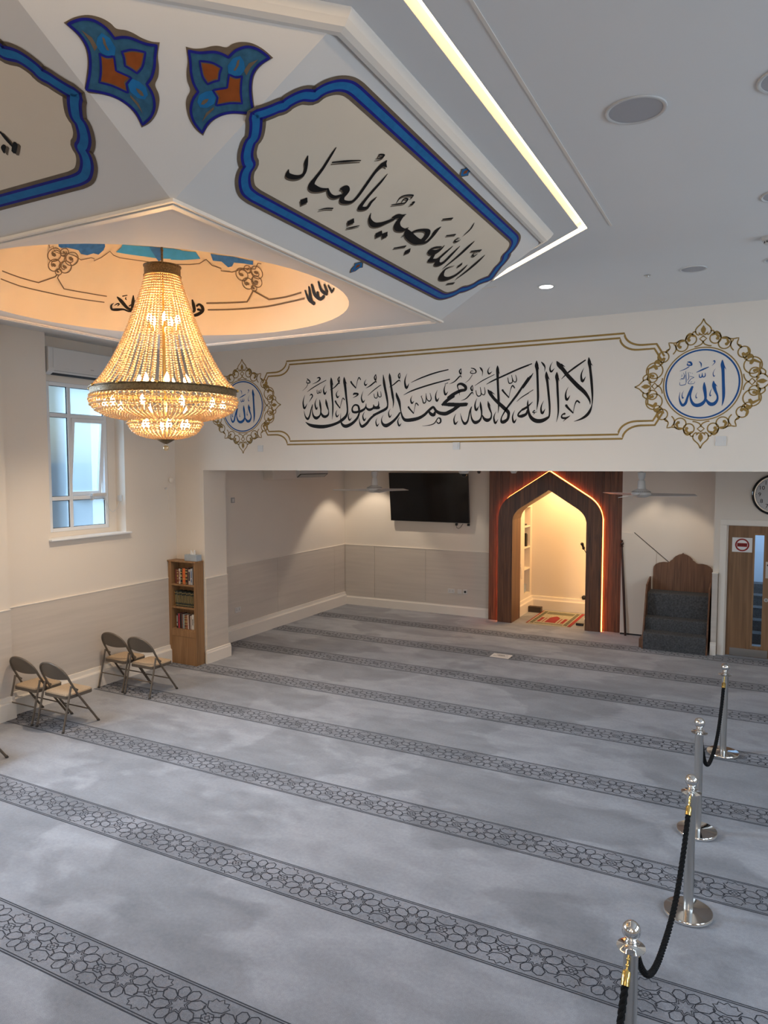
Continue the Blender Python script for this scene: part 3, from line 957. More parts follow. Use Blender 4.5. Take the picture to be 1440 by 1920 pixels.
SKIRT = [(0, 0), (0.028, 0), (0.028, 0.155), (0.018, 0.175), (0.018, 0.190), (0, 0.20)]
TALL = [(0, 0), (0.060, 0), (0.060, 0.190), (0.052, 0.205), (0.040, 0.210), (0.036, 0.222), (0.030, 0.265), (0, 0.272)]
def dado_run(parent, p0, p1, out, seams, cap=True, z0=0.16, z1=1.275, th=0.016):
    """laminate panels between seam positions (fractions), white edging on top"""
    a, b, o = Vector(p0), Vector(p1), Vector(out)
    d = (b - a)
    ss = [0.0] + list(seams) + [1.0]
    for s0, s1 in zip(ss[:-1], ss[1:]):
        g = 0.0025/d.length
        q0 = a + d*(s0+g)
        q1 = a + d*(s1-g)
        m = MB()
        m.prism([q0+V(0,0,z0), q1+V(0,0,z0), q1+V(0,0,z1), q0+V(0,0,z1)], o*th)
        m.build('panel', M['dado'], parent)
    if cap:
        m = MB()
        m.prism([a+V(0,0,z1), b+V(0,0,z1), b+V(0,0,z1+0.010), a+V(0,0,z1+0.010)], o*(th+0.004))
        m.build('edging', M['white'], parent)

dado_run(wall_left, (-7.7, -3.0, 0), (-7.7, 5.31, 0), (1,0,0), (0.30, 0.6))
dado_run(wall_left, (WX, 5.31, 0), (WX, 8.12, 0), (1,0,0), ())
dado_run(wall_left, (WX, 8.63, 0), (WX, 13.08, 0), (1,0,0), (0.458, 0.905))
mb = MB()
profile_run(mb, TALL, (-7.7, -3.0, 0), (-7.7, 5.31, 0), (1,0,0))
profile_run(mb, TALL, (WX, 5.31, 0), (WX, 8.02, 0), (1,0,0))
profile_run(mb, TALL, (WX, 8.63, 0), (WX, 13.08, 0), (1,0,0))
struct(mb.build('baseboard_left', M['white']))

# window in the recess: frame, mullion, transoms, panes, tilted casement
win = bpy.data.objects.new('window_1', None)
COL.objects.link(win)
struct(win)
win.location = (-7.98, 6.56, 2.10)
fx0, fx1 = -8.05, -7.985
def bar(name, y0, y1, z0, z1, x0=fx0, x1=fx1):
    return MB().box((x0, y0, z0), (x1, y1, z1)).build(name, M['upvc'], win, bevel=0.006)
bar('frame', 6.09, 6.14, 2.10, 4.02)
bar('frame', 6.98, 7.03, 2.10, 4.02)
bar('frame', 6.14, 6.98, 2.10, 2.15)
bar('frame', 6.14, 6.98, 3.97, 4.02)
bar('mullion', 6.405, 6.455, 2.15, 3.97)
for z in (2.53, 3.60):
    bar('transom', 6.14, 6.405, z-0.025, z+0.025)
    bar('transom', 6.455, 6.98, z-0.025, z+0.025)
def pane(y0, y1, z0, z1):
    MB().quad((-8.02, y0, z0), (-8.02, y1, z0), (-8.02, y1, z1), (-8.02, y0, z1)).build('pane', M['glass'], win)
    g = MB()
    for (a, b, c, d) in ((y0, y0+0.006, z0, z1), (y1-0.006, y1, z0, z1), (y0, y1, z0, z0+0.006), (y0, y1, z1-0.006, z1)):
        g.box((-8.012, a, c), (-8.000, b, d))
    g.build('gasket', M['rubber'], win)
for (y0, y1) in ((6.14, 6.405),):
    pane(y0, y1, 2.15, 2.505)
    pane(y0, y1, 2.555, 3.575)
    pane(y0, y1, 3.625, 3.97)
pane(6.455, 6.98, 2.15, 2.505)
pane(6.455, 6.98, 3.625, 3.97)
# top-hung casement standing ajar
cas = bpy.data.objects.new('casement', None)
COL.objects.link(cas)
cas.parent = win
cas.location = (-8.0+7.98, 6.72-6.56, 3.575-2.10)
def cpart(name, boxes, m):
    mbb = MB()
    for bx in boxes:
        mbb.box(*bx)
    o = bpy.data.objects.new(name, mbb.mesh(name, m))
    COL.objects.link(o)
    o.parent = cas
    return o
cpart('casement_frame', [((-0.03,-0.262,-1.02),(0.03,-0.215,0)), ((-0.03,0.215,-1.02),(0.03,0.262,0)), ((-0.03,-0.215,-1.02),(0.03,0.215,-0.97)), ((-0.03,-0.215,-0.05),(0.03,0.215,0))], M['upvc'])
cp_ = bpy.data.objects.new('pane', MB().quad((-0.01,-0.215,-0.97), (-0.01,0.215,-0.97), (-0.01,0.215,-0.05), (-0.01,-0.215,-0.05)).mesh('pane', M['glass']))
COL.objects.link(cp_)
cp_.parent = cas
cas.rotation_euler = (0, R(-5.5), 0)
cas.rotation_euler = (0, R(5.5), 0)
sill = MB().box((-7.979, 5.93, 2.013), (-7.745, 7.22, 2.036)).build('windowsill', M['upvc'], win, bevel=0.005)
# opener motor on the lower transom with its cable, and the spur it runs to
opn = tag(MB().box((-7.975, 6.72, 2.535), (-7.925, 6.955, 2.585)).build('window_opener', M['plastic'], bevel=0.012),
          'slim white chain opener fixed across the lower bar of the window', 'window opener')
opn2 = MB()
opn2.tube([(-7.95, 6.74, 2.545), (-7.93, 6.73, 2.50), (-7.95, 6.70, 2.49)], 0.008, 6)
opn2.build('bracket', M['plastic'], opn)
opn2 = MB()
opn2.tube([(-7.95, 6.93, 2.545), (-7.93, 6.935, 2.50), (-7.95, 6.92, 2.49)], 0.008, 6)
opn2.build('bracket', M['plastic'], opn)
MB().tube([(-7.95, 6.955, 2.50), (-7.95, 7.0, 2.36), (-7.94, 7.06, 2.31), (-7.92, 7.12, 2.36), (-7.90, 7.15, 2.46)], 0.004, 6).build('cable', M['plastic'], opn)
# outside the window: paving, and a wall added to darken the lower panes
MB().box((-14, 2, -0.2), (-8.31, 11, -0.1)).build('ground_outside', M['leaf'])['kind'] = 'structure'
MB().box((-11.2, 2, -0.1), (-11.0, 11, 3.0)).build('wall_added_outside', M['brick'])['kind'] = 'structure'

# dividing wall: pier at the left and the deep beam across the hall
mb = MB()
mb.box((WX, YB, 0), (-7.25, 8.62, ZC))
mb.box((-7.25, YB, 2.885), (4.3, 8.62, ZC))
divider = struct(mb.build('wall_divider', M['wall']))
dado_run(divider, (-7.25, 8.62, 0), (-7.25, 8.135, 0), (1,0,0), ())
dado_run(divider, (-7.25, 8.13, 0), (WX, 8.13, 0), (0,-1,0), (), cap=False)
mb = MB()
profile_run(mb, SKIRT, (-7.234, 8.65, 0), (-7.234, 8.10, 0), (1,0,0))
struct(mb.build('baseboard_pier', M['white']))

# back wall left of the niche, niche, wall right of it, door wall
mb = MB()
mb.box((WX, 13.10, 0), (-4.06, 13.4, 3.6))
mb.box((-4.06, 13.10, 2.62), (-2.66, 13.4, 3.6))
mb.box((-2.66, 13.10, 0), (-2.095, 13.4, 3.6))
mb.box((-2.095, 12.92, 0), (-0.60, 13.4, 3.6))
wall_back = struct(mb.build('wall_back', M['wall']))
dado_run(wall_back, (-4.54, 13.10, 0), (WX+0.02, 13.10, 0), (0,-1,0), (0.42, 0.78))
mb = MB()
profile_run(mb, SKIRT, (-4.54, 13.10, 0), (WX, 13.10, 0), (0,-1,0))
struct(mb.build('baseboard_back', M['white']))
# two flush cupboard panels under the sloping line on the wall right of the niche
def wpanel(pts):
    MB().prism([(x, 12.918, z) for x, z in pts], (0, -0.014, 0)).build('panel', M['wall'], wall_back)
wpanel([(-2.09, 0.03), (-1.518, 0.03), (-1.518, 1.468), (-1.884, 1.785), (-2.09, 1.785)])
wpanel([(-1.510, 0.03), (-0.62, 0.03), (-0.62, 0.72), (-1.510, 1.460)])
gp = MB()
gp.prism([(-1.884, 12.917, 1.800), (-0.62, 12.917, 0.735), (-0.62, 12.917, 0.722), (-1.884, 12.917, 1.787)], (0, -0.003, 0))
gp.box((-2.09, 12.914, 0.0), (-0.62, 12.917, 0.028))
gp.build('shadow_gap', M['darkgap'], wall_back)

# niche room behind the arch
mb = MB()
mb.box((-4.4, 14.46, 0), (-2.3, 14.6, 3.0))
mb.box((-2.62, 13.4, 0), (-2.3, 14.46, 3.0))
mb.box((-4.4, 13.4, 2.72), (-2.3, 14.46, 3.0))
# left niche wall with five shelf openings
X0, X1 = -4.34, -4.12
ys0, ys1 = 13.93, 14.33
zs = [0.36, 0.86, 1.30, 1.72, 2.12, 2.56]
mb.box((-4.4, 13.4, 0), (X1, ys0, 3.0))
mb.box((-4.4, ys1, 0), (X1, 14.46, 3.0))
mb.box((-4.4, ys0, 0), (X1, ys1, zs[0]))
mb.box((-4.4, ys0, zs[-1]), (X1, ys1, 3.0))
mb.box((-4.4, ys0, zs[0]), (X0, ys1, zs[-1]))
niche = struct(mb.build('wall_niche', M['wall']))
for z in zs[1:-1]:
    MB().box((X0, ys0, z-0.012), (X1+0.004, ys1, z+0.012)).build('shelf', M['white'], niche)
mb = MB()
profile_run(mb, TALL, (X1, 13.4, 0), (X1, 14.46, 0), (1,0,0))
profile_run(mb, TALL, (-2.62, 14.46, 0), (X1, 14.46, 0), (0,-1,0))
struct(mb.build('baseboard_niche', M['white']))

# door wall nearer than the niche wall
DY = 12.2
mb = MB()
mb.box((-0.60, DY, 0), (-0.435, DY+0.72, 3.6))
mb.box((-0.435, DY, 2.06), (4.3, DY+0.2, 3.6))
mb.box((1.1, DY, 0), (4.3, DY+0.2, 2.06))
wall_door = struct(mb.build('wall_door', M['wall']))
MB().box((-0.605, DY-0.075, 0.16), (-0.525, DY, 1.275)).build('panel', M['dado'], wall_door)
MB().box((-0.608, DY-0.080, 1.275), (-0.520, DY, 1.287)).build('edging', M['white'], wall_door)
mb = MB()
profile_run(mb, SKIRT, (-0.525, DY-0.075, 0), (-0.61, DY-0.075, 0), (0,-1,0))
struct(mb.build('baseboard_door', M['white']))
arch = MB()
arch.box((-0.515, DY-0.022, 0), (-0.420, DY, 2.034))
arch.box((-0.515, DY-0.022, 2.035), (1.2, DY, 2.12))
arch.box((-0.434, DY+0.001, 0), (-0.400, DY+0.14, 2.024))
arch.box((-0.434, DY+0.001, 2.026), (1.1, DY+0.14, 2.059))
struct(arch.build('trim_1', M['white'], bevel=0.004))
# stair hall seen through the glazed slots
hall = MB()
hall.box((-1.4, 15.0, -0.0), (1.9, 15.1, 3.0))
hall.box((-0.44, 12.93, 0.0), (-0.42, 15.0, 3.0))
hall.box((1.9, 12.4, 0.0), (2.0, 15.1, 3.0))
hall.box((-1.4, 12.4, 3.0), (2.0, 15.1, 3.1))
struct(hall.build('wall_stair_hall', M['bluewall']))
light('stair_hall_daylight', 'AREA', (0.8, 13.9, 2.9), 55, (0.62, 0.80, 1.0), 1.2, 1.2, target=(0.8, 13.9, 0))
st = thing('staircase', 'grey carpeted stair flight glimpsed through the slot in the door', 'stairs', (0.6, 13.6, 0))
for k in range(5):
    MB().box((-0.2, 13.2+0.26*k, 0.0), (1.6, 13.2+0.26*(k+1), 0.17*(k+1))).build('step', M['stepcarpet'], st)
hr = MB()
hr.tube([(-0.15, 13.15, 0.92), (-0.15, 14.5, 1.62)], 0.025, 8)
hr.build('handrail', M['plastic'], st, smooth=40)

# far walls out of the picture, with the window openings that light the hall
mb = MB()
ys = [-3.2] + [v for w in RIGHT_WINDOWS for v in w] + [15.6]
for i in range(0, len(ys), 2):
    mb.box((4.0, ys[i], 0), (4.3, ys[i+1], ZC))
for (a, b) in RIGHT_WINDOWS:
    mb.box((4.0, a, 0), (4.3, b, 2.0))
    mb.box((4.0, a, 4.0), (4.3, b, ZC))
struct(mb.build('wall_right', M['wall']))
mb = MB()
xs = [-8.3, -5.8, -4.2, -2.4, -0.8, 0.8, 2.4, 4.3]
for i in range(0, len(xs), 2):
    mb.box((xs[i], -3.3, 0), (xs[i+1], -3.0, ZC))
for i in range(1, len(xs)-1, 2):
    mb.box((xs[i], -3.3, 0), (xs[i+1], -3.0, 2.0))
    mb.box((xs[i], -3.3, 4.0), (xs[i+1], -3.0, ZC))
struct(mb.build('wall_rear', M['wall']))

# ------------------------------------------------------------------ ceiling with the hanging star soffit
CX, CY = -3.61, 3.72
def octo(ap, half, z):
    """square of half width ap with corners cut so each long side is 2*half"""
    return [(CX+ap, CY-half, z), (CX+ap, CY+half, z), (CX+half, CY+ap, z), (CX-half, CY+ap, z),
            (CX-ap, CY+half, z), (CX-ap, CY-half, z), (CX-half, CY-ap, z), (CX+half, CY-ap, z)]
AO, HO = 2.51, 1.41
AI, HI = 2.455, 1.385
mb = MB()
o8 = octo(AO, HO, ZC)
X0c, X1c, Y0c, Y1c = -8.1, 4.3, -3.2, YB+0.3
corner = [(X1c, Y0c, ZC), (X1c, Y1c, ZC), (X0c, Y1c, ZC), (X0c, Y0c, ZC)]
vs = o8 + corner
# ring of quads / triangles from the opening to the walls
mb.add(vs, [(0, 1, 9, 8), (1, 2, 9), (2, 3, 10, 9), (3, 4, 10), (4, 5, 11, 10), (5, 6, 11), (6, 7, 8, 11), (7, 0, 8)])
i8 = octo(AI, HI, ZC)
NI = 64
inner, outer = [], []
angles = sorted([2*PI*k/56 + 0.01 for k in range(56)] + [math.atan2(y-CY, x-CX) % (2*PI) for x, y, z in i8])
NI = len(angles)
for a in angles:                          # the ceiling inside the slot, open in the middle for the dome
    ca, sa = math.cos(a), math.sin(a)
    t = min(AI/max(abs(ca), abs(sa)), (AI+HI)/(abs(ca)+abs(sa)))
    outer.append((CX + t*ca, CY + t*sa, ZC))
    inner.append((-3.585 + 1.20*ca, 3.644 + 1.20*sa, ZC))
mb.add(inner + outer, [(k, (k+1) % NI, NI+(k+1) % NI, NI+k) for k in range(NI)])
t8o = octo(AO, HO, ZC+0.07)
t8i = octo(AI-0.10, HI-0.05, ZC+0.07)
for k in range(8):
    l = (k+1) % 8
    mb.quad(t8o[k], t8o[l], t8i[l], t8i[k])
    mb.quad(o8[k], o8[l], t8o[l], t8o[k])
for (a, b, c, d) in ((X0c, CX-1.6, Y0c, Y1c), (CX+1.6, X1c, Y0c, Y1c), (CX-1.6, CX+1.6, Y0c, CY-1.6), (CX-1.6, CX+1.6, CY+1.6, Y1c)):
    mb.box((a, c, ZC+0.09), (b, d, ZC+0.19))
mb.box((CX-1.6, CY-1.6, ZC+0.19), (CX-1.5, CY+1.6, 5.2))
mb.box((CX+1.5, CY-1.6, ZC+0.19), (CX+1.6, CY+1.6, 5.2))
mb.box((CX-1.5, CY-1.6, ZC+0.19), (CX+1.5, CY-1.5, 5.2))
mb.box((CX-1.5, CY+1.5, ZC+0.19), (CX+1.5, CY+1.6, 5.2))
mb.box((CX-1.6, CY-1.6, 5.2), (CX+1.6, CY+1.6, 5.3))
ceiling = struct(mb.build('ceiling', M['ceil']))
# the LED strip lining the outer face of the slot
mb = MB()
a8 = octo(AO-0.004, HO-0.002, ZC+0.004)
b8 = octo(AO-0.004, HO-0.002, ZC+0.026)
c8 = octo(AO-0.014, HO-0.006, ZC+0.026)
d8 = octo(AO-0.014, HO-0.006, ZC+0.004)
for k in range(8):
    l = (k+1) % 8
    mb.quad(a8[k], a8[l], d8[l], d8[k])
    mb.quad(d8[k], d8[l], c8[l], c8[k])
mb.build('led_strip', M['led'], ceiling)
# thin plaster fillet a little outside the slot
mb = MB()
p, q = octo(2.672, 1.43, ZC), octo(2.658, 1.424, ZC)
p2, q2 = octo(2.672, 1.43, ZC-0.004), octo(2.658, 1.424, ZC-0.004)
for k in range(0, 8, 2):
    l = (k+1) % 8
    mb.quad(p2[k], p2[l], q2[l], q2[k])
    mb.quad(p[k], p[l], p2[l], p2[k])
    mb.quad(q[k], q[l], q2[l], q2[k])
mb.build('fillet', M['white'], ceiling)
# flat ceiling over the back of the hall
struct(MB().box((-8.1, 8.43, 3.25), (4.3, 15.2, 3.35)).build('ceiling_back', M['ceil']))

ZB, ZT = 4.05, 4.58
SQ, OA, OH = 1.41, 2.27, 1.41
slope_len = math.hypot(OA-SQ, ZT-ZB)
ev = Vector((OA-SQ, ZT-ZB))/slope_len
def panel_place(rot):
    """surface coordinates on one sloping soffit panel; rot quarter turns from the right-hand one"""
    c, s = math.cos(rot*PI/2), math.sin(rot*PI/2)
    def f(u, v, off=0.0):
        r = SQ + ev.x*v + ev.y*off
        z = ZB + ev.y*v - ev.x*off
        x, y = r, u - CY
        return (CX + c*x - s*y, CY + s*x + c*y, z)
    return f
fsl = math.hypot((OA-SQ)/2*math.sqrt(2), ZT-ZB)
fh = (OA-SQ)/math.sqrt(2)
fz = (ZT-ZB)/fsl
def facet_place(rot):
    """corner facet; u across (towards the right-hand panel), v up the slope from its low point"""
    c, s = math.cos(rot*PI/2), math.sin(rot*PI/2)
    k = 1/math.sqrt(2)
    def f(u, v, off=0.0):
        d = fh*v/fsl + fz*off
        x = SQ + (d + u)*k
        y = -SQ - (d - u)*k
        z = ZB + fz*v - (fh/fsl)*off
        return (CX + c*x - s*y, CY + s*x + c*y, z)
    return f

LEFT_TEXT = [[(4.591,.459,.010),(4.589,.425,.018),(4.585,.392,.010)], [(4.553,.405,.012),(4.530,.395,.018),(4.515,.378,.008)], [(4.617,.401,.016),(4.593,.387,.020),(4.565,.369,.018)]]
B_UP = [(2.322,.495),(2.343,.518),(2.366,.549),(2.382,.574),(2.400,.594),(2.402,.612),(2.418,.646),(2.442,.674),(2.483,.696),(2.488,.717),(2.504,.750),(2.541,.787),(2.589,.809),(2.640,.815)]
B_DN = [(u, .990-v+.008) for u, v in B_UP]
B_DN = [(2.322,.495),(2.346,.478),(2.374,.450),(2.398,.418),(2.402,.390),(2.432,.345),(2.466,.318),(2.490,.306),(2.500,.274),(2.530,.236),(2.584,.200),(2.646,.190)]
def smooth_outline(P, n=4, sharp=42):
    """closed outline with curves between its sharp corners"""
    N = len(P)
    cor = []
    for i in range(N):
        a, b, c = P[i-1], P[i], P[(i+1) % N]
        t = math.atan2(c[1]-b[1], c[0]-b[0]) - math.atan2(b[1]-a[1], b[0]-a[0])
        t = abs((t + PI) % (2*PI) - PI)
        if t > R(sharp):
            cor.append(i)
    if len(cor) < 2:
        return P
    out = []
    for i, j in zip(cor, cor[1:] + [cor[0] + N]):
        out += catmull([P[k % N] for k in range(i, j+1)], n)[:-1]
    return out
def mir(P):
    return [(7.392-u, v) for u, v in P]
B_UP = catmull(B_UP, 4)
B_DN = catmull(B_DN, 4)
border = B_UP + mir(B_UP)[::-1] + mir(B_DN)[1:] + B_DN[::-1][:-1]
field = border
OUT = [(.044,.592),(.071,.590),(.103,.596),(.132,.607),(.156,.612),(.186,.612),(.205,.626),(.234,.637),(.274,.639),(.316,.626),(.354,.603),(.316,.573),(.293,.538),(.288,.493),(.296,.444),(.306,.400),(.301,.393),(.290,.386),(.247,.387),(.199,.379),(.158,.356),(.130,.323),(.114,.287),(.083,.309),(.059,.345),(.048,.388),(.050,.418),(.062,.448),(.051,.478),(.048,.511),(.051,.549)]
INN = [(.055,.581),(.091,.580),(.138,.590),(.167,.589),(.194,.581),(.219,.608),(.255,.625),(.288,.625),(.314,.616),(.340,.602),(.305,.574),(.285,.542),(.279,.507),(.284,.455),(.300,.397),(.246,.395),(.209,.389),(.168,.372),(.132,.342),(.110,.299),(.080,.332),(.067,.365),(.067,.395),(.075,.422),(.091,.447),(.074,.474),(.064,.509),(.061,.544)]
O1 = [(.093,.553),(.119,.555),(.144,.553),(.172,.542),(.166,.524),(.164,.498),(.144,.490),(.124,.479),(.106,.501),(.098,.528)]
O2 = [(.199,.524),(.225,.518),(.247,.525),(.245,.502),(.247,.462),(.254,.429),(.212,.424),(.179,.414),(.157,.407),(.162,.437),(.143,.461),(.168,.469),(.195,.477)]
SLIT = [(.262,.530),(.276,.560),(.300,.590),(.268,.572),(.252,.545)]
SLIT2 = [(.150,.402),(.122,.375),(.108,.340),(.128,.368),(.150,.392)]
KNOB1 = [(.196,.528),(.192,.552),(.210,.580),(.235,.592),(.250,.575),(.256,.548),(.240,.526),(.215,.520)]
KNOB2 = [(.142,.459),(.118,.452),(.095,.436),(.088,.410),(.100,.392),(.125,.394),(.150,.412),(.156,.436)]
LOBE = [(.2135,.540),(.222,.556),(.226,.575),(.234,.580),(.232,.560),(.222,.540)]
LOBE2 = [(.118,.425),(.108,.418),(.102,.404),(.112,.404),(.124,.415),(.130,.428)]

OUT, INN, O1, O2, KNOB1, KNOB2 = [smooth_outline(q) for q in (OUT, INN, O1, O2)] + [smooth_outline(q, 4, 75) for q in (KNOB1, KNOB2)]

def leaf_motif(mb, f, u, v, d):
    """little bud on the border line; d=+1 pointing up the slope, -1 down"""
    P = lambda pts, o, mi: mb.poly([f(u + a*0.05, v + d*b*0.10, o) for a, b in pts], mi)
    P([(-.25,0),(-1,.30),(-.62,.42),(-.55,.72),(0,1.0),(.55,.72),(.62,.42),(1,.30),(.25,0)], 0.0030, 0)
    P([(-.15,.06),(-.80,.30),(-.50,.44),(-.42,.68),(0,.90),(.42,.68),(.50,.44),(.80,.30),(.15,.06)], 0.0034, 1)
    P([(0,.16),(-.32,.34),(-.14,.44),(0,.58),(.14,.44),(.32,.34)], 0.0038, 2)
    P([(0,.62),(-.14,.70),(0,.80),(.14,.70)], 0.0038, 2)

for rot in range(4):
    f = panel_place(rot)
    mbp = MB()
    mbp.quad(f(CY-SQ, 0), f(CY+SQ, 0), f(CY+OH, slope_len), f(CY-OH, slope_len))
    pnl = mbp.build('soffit_panel', M['plaster'], ceiling)
    m = MB()
    m.poly([f(u, v, 0.0012) for u, v in field])
    m.build('cartouche_field', M['cream'], pnl)
    m = MB()
    bd = [(u, v, 0.088) for u, v in border]
    ribbon(m, bd, f, closed=True, mi=0, off=0.0018)
    ribbon(m, [(u, v, 0.056) for u, v, w in bd], f, closed=True, mi=1, off=0.0024)
    ribbon(m, [(u, v, 0.032) for u, v, w in bd], f, closed=True, mi=2, off=0.0030)
    m.build('cartouche_border', [M['brown_ink'], M['royal'], M['sky_ink']], pnl)
    m = MB()
    leaf_motif(m, f, 3.696, 0.858, 1)
    leaf_motif(m, f, 3.696, 0.148, -1)
    m.build('bud_motif', [M['brown_ink'], M['sky_ink'], M['rust']], pnl)
    if rot == 0:
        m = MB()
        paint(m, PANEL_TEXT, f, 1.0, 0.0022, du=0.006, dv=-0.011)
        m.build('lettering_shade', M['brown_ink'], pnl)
        m = MB()
        paint(m, PANEL_TEXT, f, 1.06, 0.0032)
        m.build('calligraphy', M['black_ink'], pnl)
    if rot == 3:
        m, m2 = MB(), MB()
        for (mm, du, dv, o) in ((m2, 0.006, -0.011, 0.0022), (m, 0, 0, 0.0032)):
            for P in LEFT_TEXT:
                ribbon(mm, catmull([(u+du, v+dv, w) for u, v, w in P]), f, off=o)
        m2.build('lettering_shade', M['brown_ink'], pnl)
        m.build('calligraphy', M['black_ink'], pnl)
    g = facet_place(rot)
    m = MB()
    k = math.sqrt(2)*(OA-SQ)/2
    m.poly([g(0, 0), g(k, fsl), g(-k, fsl)])
    fac = m.build('corner_facet', M['plaster'], ceiling)
    for sgn in (1, -1):
        m = MB()
        P = lambda pts, o, mi: m.poly([g(sgn*u, v, o) for u, v in pts], mi)
        P(OUT, 0.0016, 0)
        P(INN, 0.0022, 1)
        P([(p[0], p[1]) for p in O1], 0.0028, 0)
        P(O2, 0.0028, 0)
        def inner(pts, s):
            cx = sum(p[0] for p in pts)/len(pts)
            cy = sum(p[1] for p in pts)/len(pts)
            return [(cx+(p[0]-cx)*s, cy+(p[1]-cy)*s) for p in pts]
        P(inner(O1, 0.78), 0.0034, 3)
        P(inner(O2, 0.84), 0.0034, 3)
        P(KNOB1, 0.0030, 4)
        P(KNOB2, 0.0030, 4)
        P(SLIT, 0.0031, 0)
        P(SLIT2, 0.0031, 0)
        P(LOBE, 0.0036, 0)
        P(LOBE2, 0.0036, 0)
        for ring_, w in ((INN, 0.009), (O1, 0.007), (O2, 0.007)):
            ribbon(m, [(sgn*u, v, w) for u, v in ring_], g, closed=True, mi=2, off=0.0040)
        m.build('corner_flower', [M['brown_ink'], M['petrol'], M['royal'], M['rust'], M['sky_ink']], fac)

# cove cornice where the soffit meets the ceiling
mb = MB()
prof = [(0.000, -0.062), (0.020, -0.060), (0.042, -0.050), (0.062, -0.030), (0.078, -0.008), (0.080, 0.0), (0.080, 0.031)]
rings = [octo(OA-0.075+d, OH-0.03+d*0.41, ZT+z) for d, z in prof]
for a, b in zip(rings[:-1], rings[1:]):
    for k in range(8):
        l = (k+1) % 8
        mb.quad(a[k], a[l], b[l], b[k])
mb.build('cornice', M['white'], ceiling, smooth=30)

# underside of the soffit with its round opening, reeded edge moulding, shallow dome
RD = 1.254
CXD, CYD = -3.585, 3.644
mb = MB()
N = 64
cv = [(CXD + RD*math.cos(2*PI*k/N), CYD + RD*math.sin(2*PI*k/N), ZB) for k in range(N)]
sq = []
for k in range(N):
    a = 2*PI*k/N
    m_ = max(abs(math.cos(a)), abs(math.sin(a)))
    sq.append((CX + SQ*math.cos(a)/m_, CY + SQ*math.sin(a)/m_, ZB))
mb.add(cv + sq, [(k, (k+1) % N, N+(k+1) % N, N+k) for k in range(N)])
mb.build('soffit_underside', M['plaster'], ceiling)
mb = MB()
for (d0, d1, z0, z1) in ((0.004, 0.022, -0.010, 0.004), (-0.022, -0.004, -0.014, 0.0), (-0.046, -0.030, -0.010, 0.0)):
    for k in range(4):
        a = k*PI/2
        c, s = math.cos(a), math.sin(a)
        def pt(r, t, z):
            return (CX + c*r - s*t, CY + s*r + c*t, ZB+z)
        r0, r1 = SQ+d0, SQ+d1
        mb.add([pt(r0, -r0, z0), pt(r1, -r1, z0), pt(r1, r1, z0), pt(r0, r0, z0), pt(r0, -r0, z1), pt(r1, -r1, z1), pt(r1, r1, z1), pt(r0, r0, z1)],
               [(0,3,2,1),(4,5,6,7),(0,1,5,4),(1,2,6,5),(2,3,7,6),(3,0,4,7)])
mb.build('edge_moulding', M['white'], ceiling)

DH = 0.95
mb = MB()
mb.lathe([(RD*math.cos(e), DH*math.sin(e)) for e in [PI/2*i/24*0.999 for i in range(25)]], (CXD, CYD, ZB), 64)
dome = mb.build('dome', M['dome'], ceiling, smooth=60)
UA, VA = 1.18, 1.08     # metres per radian along and up the dome near its spring
def dome_place(u, v, off=0.0):
    az, el = u/UA, v/VA
    el = min(el, 1.5)
    r = RD - 0.004 - off
    h = DH - 0.004 - off
    return (CXD + r*math.cos(el)*math.sin(az), CYD + r*math.cos(el)*math.cos(az), ZB + h*math.sin(el))
def dome_paint(mb, data, step=4, wscale=1.0):
    for i, (k, P) in enumerate(strokes(data)):
        Q = [(u*UA, v*VA, w) for u, v, w in P]
        if k == 'p':
            bm = bmesh.new()
            vs = [bm.verts.new((u, v, 0)) for u, v, w in Q]
            fc = bm.faces.new(vs)
            bmesh.ops.triangulate(bm, faces=[fc])
            for it in range(4):
                long_e = [e for e in bm.edges if e.calc_length() > 0.07]
                if not long_e:
                    break
                bmesh.ops.subdivide_edges(bm, edges=long_e, cuts=1)
                bmesh.ops.triangulate(bm, faces=bm.faces[:])
            bm.verts.index_update()
            mb.add([dome_place(v.co.x, v.co.y, (0.004 if data is DOME_DARK else 0.002)+0.0002*i) for v in bm.verts], [tuple(v.index for v in f.verts) for f in bm.faces])
            bm.free()
        else:
            if k == 's':
                Q = catmull(Q, step)
            else:                       # straight runs: many short steps so they lie on the curve
                W = []
                for a, b in zip(Q[:-1], Q[1:]):
                    n = max(1, int(math.hypot(b[0]-a[0], b[1]-a[1])/0.04))
                    W += [tuple(a[j] + (b[j]-a[j])*t/n for j in range(3)) for t in range(n)]
                Q = W + [Q[-1]]
            ribbon(mb, Q, dome_place, wscale, off=0.003)
SCROLLS = []
for (u, v) in ((-1.480, 0.455), (-0.108, 0.440)):      # scroll clusters over the knots of the lines
    for (du, dv, r, t) in ((-0.062, 0.055, 0.056, 0.3), (0.066, 0.058, 0.056, 2.8), (-0.036, -0.020, 0.050, 1.2), (0.040, -0.014, 0.050, 2.0), (0.0, 0.092, 0.034, 4.4), (0.004, -0.062, 0.026, 1.0)):
        SCROLLS.append((u+du, v+dv, r, t))
_b = DOME_BLUE.strip().split('\n')
